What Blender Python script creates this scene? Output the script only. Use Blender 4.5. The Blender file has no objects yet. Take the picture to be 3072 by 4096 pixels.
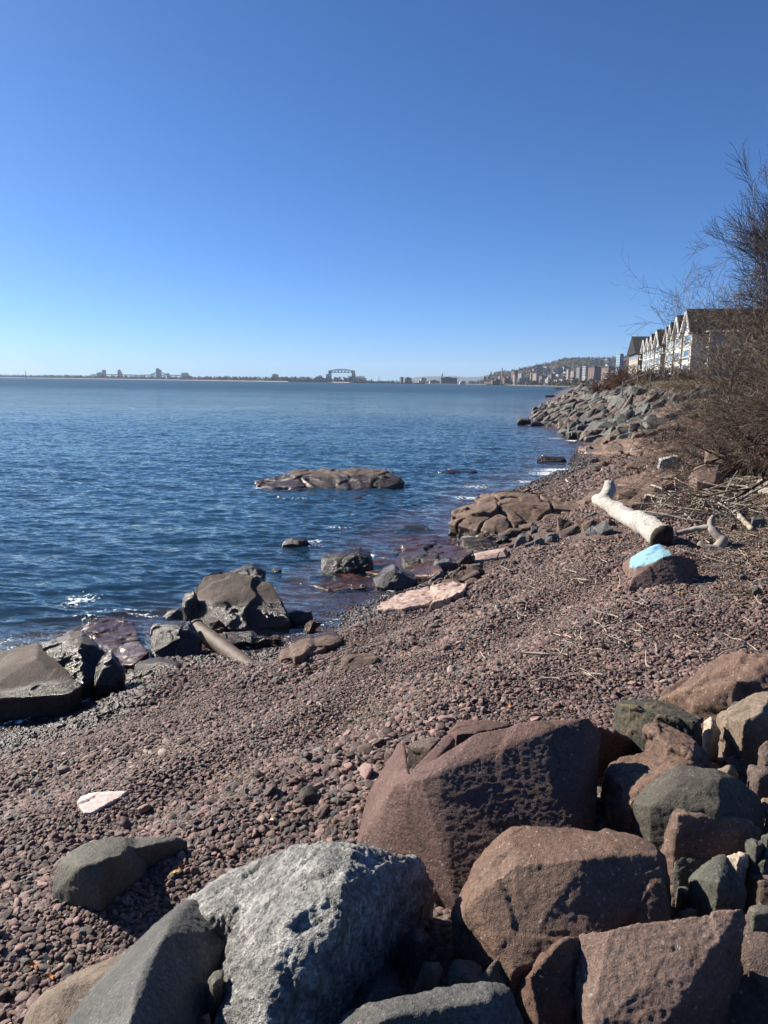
import bpy, bmesh, math, random
import numpy as np
from mathutils import Vector, Matrix
random.seed(7)
RS = np.random.RandomState(11)
sc = bpy.context.scene
COL = sc.collection

# ------------------------------------------------------------------ camera maths
CAMZ = 4.0
PITCH = math.atan((512 - 382.3) / 741.0)
ROLL = 0.0135
F = 741.0
_f = np.array([0, math.cos(PITCH), -math.sin(PITCH)])
_u0 = np.array([0, math.sin(PITCH), math.cos(PITCH)])
_r0 = np.array([1.0, 0, 0])
CR = math.cos(ROLL) * _r0 + math.sin(ROLL) * _u0
CU = -math.sin(ROLL) * _r0 + math.cos(ROLL) * _u0
CP = np.array([0, 0, CAMZ])

def ray(px, py):
    return _f + (px - 384) / F * CR + (512 - py) / F * CU
def at_y(px, py, Y):
    d = ray(px, py); return CP + d * (Y / d[1])
def at_z(px, py, z):
    d = ray(px, py); return CP + d * ((z - CAMZ) / d[2])
def D2R(x, y): return x * .46293, y * .46293
TILES = dict(A=(0,3072,1024), B=(1024,3072,1024), C=(2048,3072,1024), D=(2048,2560,1024), E=(1200,2560,1024),
             F=(2248,1700,824), G=(1700,1850,800), H=(2000,1500,800), I=(900,1800,1400), J=(0,2150,1400),
             K=(2200,1800,872), L=(2000,1500,1072), R=(0,0,1659*4), V=(0,0,3072))
def T(t, x, y):
    x0, y0, w = TILES[t]; k = w / 1659.0
    return (x0 + x * k) / 4.0, (y0 + y * k) / 4.0

# ------------------------------------------------------------------ object helpers
def tag(o, label=None, cat=None, group=None, kind=None):
    if label: o['label'] = label
    if cat: o['category'] = cat
    if group: o['group'] = group
    if kind: o['kind'] = kind
    return o
def empty(name, loc=(0, 0, 0), rz=0, **k):
    o = bpy.data.objects.new(name, None); COL.objects.link(o)
    o.location = loc; o.rotation_euler = (0, 0, rz); o.empty_display_size = .2
    tag(o, **k); return o
def mesh_from(name, V, Fc, mat, parent=None, smooth=True, loc=None):
    me = bpy.data.meshes.new(name)
    V = np.asarray(V, dtype=np.float64)
    if loc is not None: V = V - np.asarray(loc)
    if isinstance(Fc, np.ndarray):
        n, k = Fc.shape
        me.vertices.add(len(V)); me.vertices.foreach_set('co', V.astype(np.float32).ravel())
        me.loops.add(n * k); me.loops.foreach_set('vertex_index', Fc.astype(np.int32).ravel())
        me.polygons.add(n); me.polygons.foreach_set('loop_start', np.arange(0, n * k, k, dtype=np.int32))
        me.update(calc_edges=True)
    else:
        me.from_pydata([tuple(v) for v in V], [], [tuple(f) for f in Fc]); me.update()
    if smooth: me.polygons.foreach_set('use_smooth', np.ones(len(me.polygons), dtype=bool))
    if isinstance(mat, (list, tuple)):
        for m in mat: me.materials.append(m)
    elif mat: me.materials.append(mat)
    o = bpy.data.objects.new(name, me); COL.objects.link(o)
    if loc is not None: o.location = loc
    if parent: o.parent = parent
    return o

class MB:
    """collects simple solids; build() links them as one mesh object"""
    def __init__(s): s.v = []; s.f = []
    def add(s, v, f):
        b = len(s.v); s.v += [tuple(p) for p in v]; s.f += [tuple(i + b for i in q) for q in f]; return s
    def box(s, x0, x1, y0, y1, z0, z1, M=None):
        v = [(x, y, z) for z in (z0, z1) for y in (y0, y1) for x in (x0, x1)]
        if M: v = [M(*p) for p in v]
        return s.add(v, [(0,2,3,1),(4,5,7,6),(0,1,5,4),(2,6,7,3),(0,4,6,2),(1,3,7,5)])
    def prism(s, poly, w0, w1, M):
        """poly: list of (a, z); extruded in w; M maps (a, w, z) to the world"""
        n = len(poly); v = [M(a, w0, z) for a, z in poly] + [M(a, w1, z) for a, z in poly]
        f = [tuple(range(n)), tuple(range(2 * n - 1, n - 1, -1))] + [(i, i + n, (i + 1) % n + n, (i + 1) % n) for i in range(n)]
        return s.add(v, f)
    def bar(s, p0, p1, w):
        p0 = np.array(p0, float); p1 = np.array(p1, float); d = p1 - p0; d /= np.linalg.norm(d) + 1e-9
        a = np.cross(d, [0, 0, 1.0]); 
        if np.linalg.norm(a) < .1: a = np.array([1.0, 0, 0])
        a /= np.linalg.norm(a); b = np.cross(d, a); w = w / 2
        v = [p + a * i * w + b * j * w for p in (p0, p1) for i, j in ((-1,-1),(1,-1),(1,1),(-1,1))]
        return s.add(v, [(0,1,2,3),(7,6,5,4),(0,4,5,1),(1,5,6,2),(2,6,7,3),(3,7,4,0)])
    def cyl(s, c, r, z0, z1, n=10, r1=None):
        r1 = r if r1 is None else r1
        v = [(c[0] + r * math.cos(2*math.pi*i/n), c[1] + r * math.sin(2*math.pi*i/n), z0) for i in range(n)]
        v += [(c[0] + r1 * math.cos(2*math.pi*i/n), c[1] + r1 * math.sin(2*math.pi*i/n), z1) for i in range(n)]
        f = [tuple(range(n-1, -1, -1)), tuple(range(n, 2*n))] + [(i, (i+1)%n, (i+1)%n+n, i+n) for i in range(n)]
        return s.add(v, f)
    def build(s, name, mat, parent=None, loc=None):
        o = mesh_from(name, s.v, s.f, mat, None, smooth=False, loc=loc)
        bm = bmesh.new(); bm.from_mesh(o.data); bmesh.ops.recalc_face_normals(bm, faces=bm.faces[:]); bm.to_mesh(o.data); bm.free()
        if parent is not None:
            o.parent = parent
            o.location = Vector(o.location) - Vector(parent.location)
        return o

# ------------------------------------------------------------------ noise (numpy)
def _h(ix, iy, iz, seed):
    n = (ix * 374761393 + iy * 668265263 + iz * 2147483647 + seed * 1274126177) & 0xffffffff
    n = ((n ^ (n >> 13)) * 1274126177) & 0xffffffff
    n = ((n ^ (n >> 16)) * 2246822519) & 0xffffffff
    return ((n ^ (n >> 15)) & 0xffff) / 32767.5 - 1.0
def vnoise(P, seed=0):
    i = np.floor(P).astype(np.int64); f = P - i; f = f * f * f * (f * (f * 6 - 15) + 10)
    out = 0
    for dx in (0, 1):
        wx = f[:, 0] if dx else 1 - f[:, 0]
        for dy in (0, 1):
            wy = f[:, 1] if dy else 1 - f[:, 1]
            for dz in (0, 1):
                wz = f[:, 2] if dz else 1 - f[:, 2]
                out = out + wx * wy * wz * _h(i[:, 0] + dx, i[:, 1] + dy, i[:, 2] + dz, seed)
    return out
def fbm(P, oct=4, seed=0, gain=.5):
    s = 0; a = 1.0; q = np.array(P, float)
    for k in range(oct):
        s = s + a * vnoise(q, seed + k * 17); a *= gain; q = q * 2.03 + 5.3
    return s
def ridged(P, oct=3, seed=0):
    s = 0; a = 1.0; q = np.array(P, float)
    for k in range(oct):
        s = s + a * (1 - 2 * np.abs(vnoise(q, seed + k * 13))); a *= .5; q = q * 2.1 + 3.1
    return s
def facets(P, seed=0, edge=False):
    """broken-rock relief: every cell of space carries its own tilted plane"""
    i0 = np.floor(P).astype(np.int64); best = np.full(len(P), 9.0); sec = np.full(len(P), 9.0); val = np.zeros(len(P)); val2 = np.zeros(len(P))
    for dx in (-1, 0, 1):
        for dy in (-1, 0, 1):
            for dz in (-1, 0, 1):
                ix, iy, iz = i0[:, 0] + dx, i0[:, 1] + dy, i0[:, 2] + dz
                c = np.stack([ix + .5 + .45 * _h(ix, iy, iz, seed), iy + .5 + .45 * _h(ix, iy, iz, seed + 1), iz + .5 + .45 * _h(ix, iy, iz, seed + 2)], 1)
                q = P - c; d = np.sqrt((q ** 2).sum(1))
                v = q[:, 0] * _h(ix, iy, iz, seed + 3) + q[:, 1] * _h(ix, iy, iz, seed + 4) + q[:, 2] * _h(ix, iy, iz, seed + 5) + .35 * _h(ix, iy, iz, seed + 6)
                m = d < best
                sec = np.where(m, best, np.minimum(sec, d)); val2 = np.where(m, val, np.where(d <= sec, v, val2)); val = np.where(m, v, val); best = np.where(m, d, best)
    w = np.clip(.5 + (sec - best) / .08, .5, 1)
    if edge: return val * w + val2 * (1 - w), sec - best
    return val * w + val2 * (1 - w)
def sstep(a, b, x):
    t = np.clip((x - a) / (b - a), 0, 1); return t * t * (3 - 2 * t)

# ------------------------------------------------------------------ shore, bank and terrain
SHd = [(0,1590),(200,1530),(285,1455),(430,1425),(620,1392),(780,1328),(860,1285),(960,1215),(1060,1120),(1130,1058),
       (1235,1012),(1262,965),(1235,945),(1140,906),(1185,863),(1205,851),(1215,844),(1240,836)]
SH = [np.array([-20., -6.]), np.array([-9.5, 2.5]), np.array([-6.5, 5.4])]
for x, y in SHd:
    p = at_z(*D2R(x, y), 0.0); SH.append(p[:2])
SH = np.array(SH)
BK = np.array([(-1,-9,1.6),(2.5,-2,1.9),(5.5,4,2.0),(7.5,9,2.1),(9.3,14,2.1),(13,22,2.3),(18,32,2.7),(22.5,43,3.0),(21.5,53,3.3),(24.5,76,3.5),(37,130,3.9),(66,220,4.2),(150,540,6),(340,1200,10)], float)
def sdist(P, L):
    """signed distance (positive on the right-hand side going along L) and parameter"""
    best = np.full(len(P), 1e18); sg = np.ones(len(P)); par = np.zeros(len(P))
    for k in range(len(L) - 1):
        a = L[k]; d = L[k + 1] - a; l2 = d @ d
        t = np.clip(((P - a) @ d) / l2, 0, 1)
        q = P - a - t[:, None] * d; dd = (q ** 2).sum(1)
        c = d[0] * q[:, 1] - d[1] * q[:, 0]
        m = dd < best - 1e-9
        best[m] = dd[m]; sg[m] = np.where(c[m] < 0, 1, -1); par[m] = k + t[m]
    return np.sqrt(best) * sg, par
def terrain_raw(P):
    P = np.atleast_2d(np.asarray(P, float))
    s, _ = sdist(P, SH); b, par = sdist(P, BK[:, :2])
    h = np.interp(par, np.arange(len(BK)), BK[:, 2])
    zb = np.where(s < 0, np.where(s > -2.5, .055 * s, np.maximum(-.1375 + .2 * (s + 2.5), -3.5)), np.where(s < 5, .25 * s, 1.25 + .05 * (s - 5)))
    zb = np.where(s > 0, np.minimum(zb, 2.2), zb)
    zk = np.where(b < 0, h + .48 * b, h + np.minimum(.05 * b, 2.2))
    k = .25; m = np.clip(.5 + .5 * (zk - zb) / k, 0, 1)
    z = zb * (1 - m) + zk * m + k * m * (1 - m)
    return z, s, b
def terrain(P):
    z, s, b = terrain_raw(P)
    P = np.atleast_2d(np.asarray(P, float)); Q = np.c_[P, np.zeros(len(P))]
    z = z + .13 * sstep(.3, 1.1, P[:, 0]) * sstep(2.75, 3.3, P[:, 1]) * sstep(4.9, 3.6, P[:, 1] - .35 * P[:, 0]) * sstep(0, 1.5, P[:, 1] + 1)
    z = z + .045 * np.sin(s * 4.4 + 1.6 * vnoise(Q * .5, 3)) * sstep(.3, 1, s) * (1 - sstep(4.5, 6, s)) + .05 * fbm(Q * .7, 3, 5) * sstep(-6, 1, s) + .025 * fbm(Q * 2.2, 2, 9) * sstep(.1, 1, s)
    return z
def ground(x, y): return float(terrain([[x, y]])[0])
def hit(px, py, lift=0.0, low=0.0):
    """where the ray through a pixel meets the terrain or the water"""
    d = ray(px, py); t = 1.0; 
    for _ in range(4000):
        p = CP + d * t
        g = max(ground(p[0], p[1]), low) + lift
        if p[2] <= g: return p
        t += max(.02, (p[2] - g) * .5)
        if t > 3000: break
    return CP + d * t
ORD = ['first','second','third','fourth','fifth','sixth','seventh','eighth','ninth','tenth','eleventh','twelfth','thirteenth','fourteenth',
       'fifteenth','sixteenth','seventeenth','eighteenth','nineteenth','twentieth']
TENS = {2:'twenty',3:'thirty',4:'forty',5:'fifty',6:'sixty',7:'seventy'}
def ordw(i):
    if i < 20: return ORD[i]
    n = i + 1; t, u = divmod(n, 10)
    return (TENS[t][:-1] + 'ieth') if u == 0 else TENS[t] + '-' + ORD[u - 1]
# ------------------------------------------------------------------ materials
class NT:
    def __init__(s, name):
        s.m = bpy.data.materials.new(name); s.m.use_nodes = True; s.t = s.m.node_tree; s.t.nodes.clear()
        s.out = s.n('ShaderNodeOutputMaterial'); s.p = s.n('ShaderNodeBsdfPrincipled'); s.l(s.p, 0, s.out, 0)
    def n(s, k, **a):
        o = s.t.nodes.new(k)
        for q, v in a.items(): setattr(o, q, v)
        return o
    def l(s, a, i, b, j): s.t.links.new(a.outputs[i], b.inputs[j])
    def coord(s, which='Object', scale=None):
        c = s.n('ShaderNodeTexCoord')
        if scale is None: return (c, which)
        m = s.n('ShaderNodeMapping'); m.inputs['Scale'].default_value = scale; s.l(c, which, m, 0); return (m, 0)
    def noise(s, co, scale, detail=4, rough=.55, dist=0, dim='3D'):
        t = s.n('ShaderNodeTexNoise'); t.noise_dimensions = dim
        t.inputs['Scale'].default_value = scale; t.inputs['Detail'].default_value = detail
        t.inputs['Roughness'].default_value = rough; t.inputs['Distortion'].default_value = dist
        if co: s.l(co[0], co[1], t, 'Vector')
        return t
    def ramp(s, src, stops, interp='LINEAR'):
        r = s.n('ShaderNodeValToRGB'); r.color_ramp.interpolation = interp
        e = r.color_ramp.elements
        while len(e) < len(stops): e.new(.5)
        for k, (p, c) in enumerate(stops):
            e[k].position = p; e[k].color = (*c, 1) if len(c) == 3 else c
        s.l(src[0], src[1], r, 0); return r
    def mix(s, fac, a, b, blend='MIX'):
        m = s.n('ShaderNodeMix', data_type='RGBA', blend_type=blend)
        for v, k in ((fac, 0), (a, 6), (b, 7)):
            if isinstance(v, tuple) and not isinstance(v[0], (int, float)): s.l(v[0], v[1], m, k)
            elif isinstance(v, tuple): m.inputs[k].default_value = (*v, 1)
            else: m.inputs[k].default_value = v
        return (m, 2)
    def math(s, op, a, b=None, c=None, clamp=False):
        m = s.n('ShaderNodeMath', operation=op); m.use_clamp = clamp
        for v, k in ((a, 0), (b, 1), (c, 2)):
            if v is None: continue
            if isinstance(v, tuple): s.l(v[0], v[1], m, k)
            else: m.inputs[k].default_value = v
        return (m, 0)
    def bump(s, h, strength, dist, prev=None):
        b = s.n('ShaderNodeBump'); b.inputs['Strength'].default_value = strength; b.inputs['Distance'].default_value = dist
        s.l(h[0], h[1], b, 'Height')
        if prev: s.l(prev[0], prev[1], b, 'Normal')
        return (b, 0)
    def set(s, key, v):
        i = s.p.inputs[key]
        if isinstance(v, tuple) and not isinstance(v[0], (int, float)): s.l(v[0], v[1], s.p, key)
        elif isinstance(v, tuple): i.default_value = (*v, 1)
        else: i.default_value = v

WETR = .22
ALB = .80
def rockmat(name, c1, c2, c3, sc1=2.5, grain=55, bump=.8, rough=.75, lay=0.0, wet=0.0, patch=None, glint_speck=.0, spec=.35, contrast=1.0, lines=1.0):
    c1, c2, c3 = [tuple(q * ALB for q in c) for c in (c1, c2, c3)]
    t = NT(name); co = t.coord('Object')
    big = t.noise(co, sc1, 5, .6, .4); fine = t.noise(co, grain, 5, .65)
    c = t.ramp((big, 0), [(.32, c1), (.5, c2), (.68, c3)])
    lo_, hi_ = 1 - .38 * contrast, 1 + .38 * contrast; f2 = t.ramp((fine, 0), [(.3, (lo_, lo_, lo_)), (.7, (hi_, hi_, hi_))])
    col = t.mix(1.0, (c, 0), (f2, 0), 'MULTIPLY')
    if patch:
        pn = t.noise(co, patch[1], 3, .5); pr = t.ramp((pn, 0), [(patch[2], (0, 0, 0)), (patch[2] + .12, (1, 1, 1))])
        col = t.mix((pr, 0), col, patch[0])
    if glint_speck:  # pale specks: sparkle glints put into the rock colour
        v = t.n('ShaderNodeTexVoronoi'); v.inputs['Scale'].default_value = 90; t.l(co[0], co[1], v, 'Vector')
        vr = t.ramp((v, 'Color'), [(.86, (0, 0, 0)), (.93, (1, 1, 1))])
        col = t.mix(t.math('MULTIPLY', (vr, 0), glint_speck), col, (.62, .56, .52))
    dn_ = t.noise(co, 1.7, 4, .6); wv = t.n('ShaderNodeVectorMath', operation='MULTIPLY_ADD'); t.l(dn_, 'Color', wv, 0); wv.inputs[1].default_value = (.55, .55, .55); t.l(co[0], co[1], wv, 2)
    ve = t.n('ShaderNodeTexVoronoi', feature='DISTANCE_TO_EDGE'); ve.inputs['Scale'].default_value = 1.9 * lines; t.l(wv, 0, ve, 'Vector')
    el = t.ramp((ve, 'Distance'), [(.0, (.35, .33, .33)), (.014, (.75, .74, .74)), (.03, (1, 1, 1))]); mk = t.noise(co, 2.3, 2); mkr = t.ramp((mk, 0), [(.48, (0, 0, 0)), (.58, (1, 1, 1))])
    col = t.mix((mkr, 0), col, t.mix(1.0, col, (el, 0), 'MULTIPLY'))
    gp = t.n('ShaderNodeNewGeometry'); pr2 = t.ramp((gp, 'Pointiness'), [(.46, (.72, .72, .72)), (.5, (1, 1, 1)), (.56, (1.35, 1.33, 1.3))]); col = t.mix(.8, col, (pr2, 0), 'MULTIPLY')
    ln_ = t.noise(co, 9, 6, .75); lr_ = t.ramp((ln_, 0), [(.63, (0, 0, 0)), (.69, (1, 1, 1))]); col = t.mix(t.math('MULTIPLY', (lr_, 0), .38), col, (.20, .195, .165))
    r = rough
    if wet is not None and wet > 0:
        g = t.n('ShaderNodeNewGeometry'); sp = t.n('ShaderNodeSeparateXYZ'); t.l(g, 'Position', sp, 0)
        wn = t.noise((g, 'Position'), 1.6, 3)
        h = t.math('SUBTRACT', (sp, 2), t.math('MULTIPLY', (wn, 0), .22))
        mr = t.n('ShaderNodeMapRange'); mr.interpolation_type = 'SMOOTHSTEP'; t.l(h[0], h[1], mr, 0)
        mr.inputs[1].default_value = wet; mr.inputs[2].default_value = wet - .06; mr.inputs[3].default_value = 0; mr.inputs[4].default_value = 1
        col = t.mix((mr, 0), col, t.mix(1.0, col, (.42, .37, .36), 'MULTIPLY'))
        r = t.math('SUBTRACT', rough, t.math('MULTIPLY', (mr, 0), rough - WETR))
    t.set('Base Color', col); t.set('Roughness', r); t.set('Specular IOR Level', spec)
    m1 = t.noise(co, grain * .35, 6, .7)
    nb = t.bump((m1, 0), bump, .009)
    if lay > 0:
        lc = t.coord('Object', (1.2, 1.2, 11)); ln = t.noise(lc, 3.2, 5, .65, .6)
        nb = t.bump((ln, 0), lay, .05, nb)
    nb = t.bump((fine, 0), bump, .017, nb)
    f3 = t.noise(co, grain * 2.6, 3, .6); nb = t.bump((f3, 0), bump, .0075, nb)
    t.l(nb[0], nb[1], t.p, 'Normal')
    return t.m

def plain(name, col, rough=.8, var=.25, scale=4, bump=.2, bd=.01, spec=.3, metal=0):
    t = NT(name); co = t.coord('Object'); n = t.noise(co, scale, 5, .6)
    col = tuple(c * ALB for c in col); lo = tuple(max(0, c * (1 - var)) for c in col); hi = tuple(c * (1 + var) for c in col)
    r = t.ramp((n, 0), [(.3, lo), (.7, hi)])
    t.set('Base Color', (r, 0)); t.set('Roughness', rough); t.set('Specular IOR Level', spec); t.set('Metallic', metal)
    if bump:
        n2 = t.noise(co, scale * 6, 4, .6); b = t.bump((n2, 0), bump, bd); t.l(b[0], b[1], t.p, 'Normal')
    return t.m

M = {}
M['redslab'] = rockmat('red_slab_rock', (.10,.053,.044), (.15,.083,.069), (.2,.12,.1), 2.0, 60, 1.0, .72, lay=.7, glint_speck=.25)
M['redslabb'] = rockmat('red_brown_rock', (.12,.07,.05), (.19,.115,.083), (.25,.162,.12), 2.6, 70, 1.0, .72, glint_speck=.3, patch=((.30,.15,.075), 1.4, .56))
M['redslabc'] = rockmat('pink_brown_rock', (.15,.096,.078), (.215,.142,.115), (.28,.195,.16), 3.2, 80, 1.0, .72, glint_speck=.35)
M['brown'] = rockmat('brown_rock', (.085,.06,.05), (.135,.095,.078), (.2,.15,.125), 3.5, 65, .9, .75, glint_speck=.25)
M['green'] = rockmat('green_grey_rock', (.068,.07,.056), (.105,.106,.088), (.165,.165,.138), 4, 70, .9, .75, glint_speck=.15)
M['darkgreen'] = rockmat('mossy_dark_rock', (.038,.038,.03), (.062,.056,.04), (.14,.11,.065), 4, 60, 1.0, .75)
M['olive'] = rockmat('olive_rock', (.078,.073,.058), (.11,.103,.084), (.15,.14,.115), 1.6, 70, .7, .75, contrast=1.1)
M['grey'] = rockmat('slate_grey_rock', (.065,.067,.065), (.11,.11,.105), (.175,.174,.162), 2.2, 62, 1.1, .68, spec=.45, glint_speck=.2, contrast=1.3)
M['white'] = rockmat('mottled_white_grey_rock', (.10,.10,.096), (.26,.258,.243), (.48,.47,.44), 9, 45, 1.4, .5, glint_speck=.5, spec=.6, patch=((.2,.15,.1), 1.6, .66), contrast=1.8)
M['tan'] = rockmat('tan_rock', (.16,.12,.085), (.23,.175,.13), (.32,.25,.19), 3, 70, .8, .75, glint_speck=.2)
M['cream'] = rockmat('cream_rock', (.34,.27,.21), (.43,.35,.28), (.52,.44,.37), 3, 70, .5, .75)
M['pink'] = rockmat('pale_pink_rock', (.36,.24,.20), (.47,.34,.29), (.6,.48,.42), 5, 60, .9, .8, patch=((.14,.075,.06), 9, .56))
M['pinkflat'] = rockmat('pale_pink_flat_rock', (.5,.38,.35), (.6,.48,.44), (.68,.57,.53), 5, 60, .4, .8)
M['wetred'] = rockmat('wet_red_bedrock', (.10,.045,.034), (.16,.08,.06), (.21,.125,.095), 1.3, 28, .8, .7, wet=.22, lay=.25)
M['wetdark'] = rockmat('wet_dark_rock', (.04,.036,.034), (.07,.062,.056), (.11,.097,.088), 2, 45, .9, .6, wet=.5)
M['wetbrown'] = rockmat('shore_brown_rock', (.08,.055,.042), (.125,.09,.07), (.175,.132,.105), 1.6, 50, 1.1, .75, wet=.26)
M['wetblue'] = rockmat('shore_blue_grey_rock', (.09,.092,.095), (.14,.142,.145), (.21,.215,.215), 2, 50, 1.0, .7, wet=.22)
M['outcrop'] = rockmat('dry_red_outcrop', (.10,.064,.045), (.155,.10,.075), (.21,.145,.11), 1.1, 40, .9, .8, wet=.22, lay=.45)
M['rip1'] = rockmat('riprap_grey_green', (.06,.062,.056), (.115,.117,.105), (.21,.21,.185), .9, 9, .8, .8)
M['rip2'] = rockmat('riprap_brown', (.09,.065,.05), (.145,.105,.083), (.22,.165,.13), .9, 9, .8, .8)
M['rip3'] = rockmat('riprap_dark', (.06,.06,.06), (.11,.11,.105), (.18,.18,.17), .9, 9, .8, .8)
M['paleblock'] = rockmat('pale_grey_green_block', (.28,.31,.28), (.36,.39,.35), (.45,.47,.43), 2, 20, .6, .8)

def ground_mat():
    t = NT('pebble_ground'); g = t.n('ShaderNodeNewGeometry'); P = (g, 'Position')
    v = t.n('ShaderNodeTexVoronoi'); v.inputs['Scale'].default_value = 24; t.l(P[0], P[1], v, 'Vector')
    c = t.ramp((v, 'Color'), [(0, (.02,.013,.011)), (.35, (.06,.037,.03)), (.6, (.10,.063,.052)), (.85, (.14,.095,.08)), (1, (.08,.08,.08))])
    n = t.noise(P, 1.2, 3); lit = t.noise(P, 9, 6, .75)
    # bank litter: dead leaves and soil
    bankc = t.ramp((lit, 0), [(.35, (.05,.035,.022)), (.55, (.13,.09,.055)), (.72, (.27,.19,.11))])
    a = t.n('ShaderNodeAttribute'); a.attribute_name = 'bank'
    col = t.mix((a, 'Fac'), (c, 0), (bankc, 0))
    sp = t.n('ShaderNodeSeparateXYZ'); t.l(g, 'Position', sp, 0)
    bed = t.ramp((t.noise(P, .8, 5, .6), 0), [(.35, (.13,.055,.042)), (.65, (.26,.125,.095))])
    mr = t.n('ShaderNodeMapRange'); t.l(sp, 2, mr, 0); mr.inputs[1].default_value = .02; mr.inputs[2].default_value = -.08
    col = t.mix((mr, 0), col, (bed, 0))
    w = t.n('ShaderNodeMapRange'); wn = t.noise(P, .9, 3); hh = t.math('SUBTRACT', (sp, 2), t.math('MULTIPLY', (wn, 0), .2)); t.l(hh[0], hh[1], w, 0)
    w.inputs[1].default_value = .12; w.inputs[2].default_value = .02
    col = t.mix((w, 0), col, t.mix(1.0, col, (.72,.68,.68), 'MULTIPLY'))
    t.set('Base Color', col); t.set('Roughness', t.math('SUBTRACT', .85, t.math('MULTIPLY', (w, 0), .6)))
    v2 = t.n('ShaderNodeTexVoronoi'); v2.inputs['Scale'].default_value = 24; t.l(P[0], P[1], v2, 'Vector')
    inv = t.math('SUBTRACT', 1, (v2, 'Distance')); b = t.bump(inv, 1.0, .03); t.l(b[0], b[1], t.p, 'Normal')
    return t.m
M['ground'] = ground_mat()

def pebble_mat():
    t = NT('pebble'); a = t.n('ShaderNodeAttribute'); a.attribute_type = 'INSTANCER'; a.attribute_name = 'tint'
    c = t.ramp((a, 'Fac'), [(0, (.035,.023,.019)), (.2, (.085,.052,.041)), (.40, (.155,.092,.076)), (.60, (.25,.152,.127)), (.74, (.36,.225,.19)),
                            (.82, (.13,.12,.11)), (.88, (.165,.155,.14)), (.93, (.085,.08,.075)), (.97, (.36,.26,.20)), (1, (.5,.42,.34))])
    co = t.coord('Object'); n = t.noise(co, 3.0, 4, .6); r = t.ramp((n, 0), [(.3, (.5,.49,.5)), (.7, (.93,.90,.91))])
    col = t.mix(1.0, (c, 0), (r, 0), 'MULTIPLY')
    w = t.n('ShaderNodeAttribute'); w.attribute_type = 'INSTANCER'; w.attribute_name = 'wet'
    col = t.mix((w, 'Fac'), col, t.mix(1.0, col, (.38,.36,.37), 'MULTIPLY'))
    t.set('Base Color', col); t.set('Roughness', t.math('SUBTRACT', .72, t.math('MULTIPLY', (w, 'Fac'), .36)))
    b = t.bump((t.noise(co, 9, 3, .6), 0), .35, .12); t.l(b[0], b[1], t.p, 'Normal')
    return t.m
M['pebble'] = pebble_mat()

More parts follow.
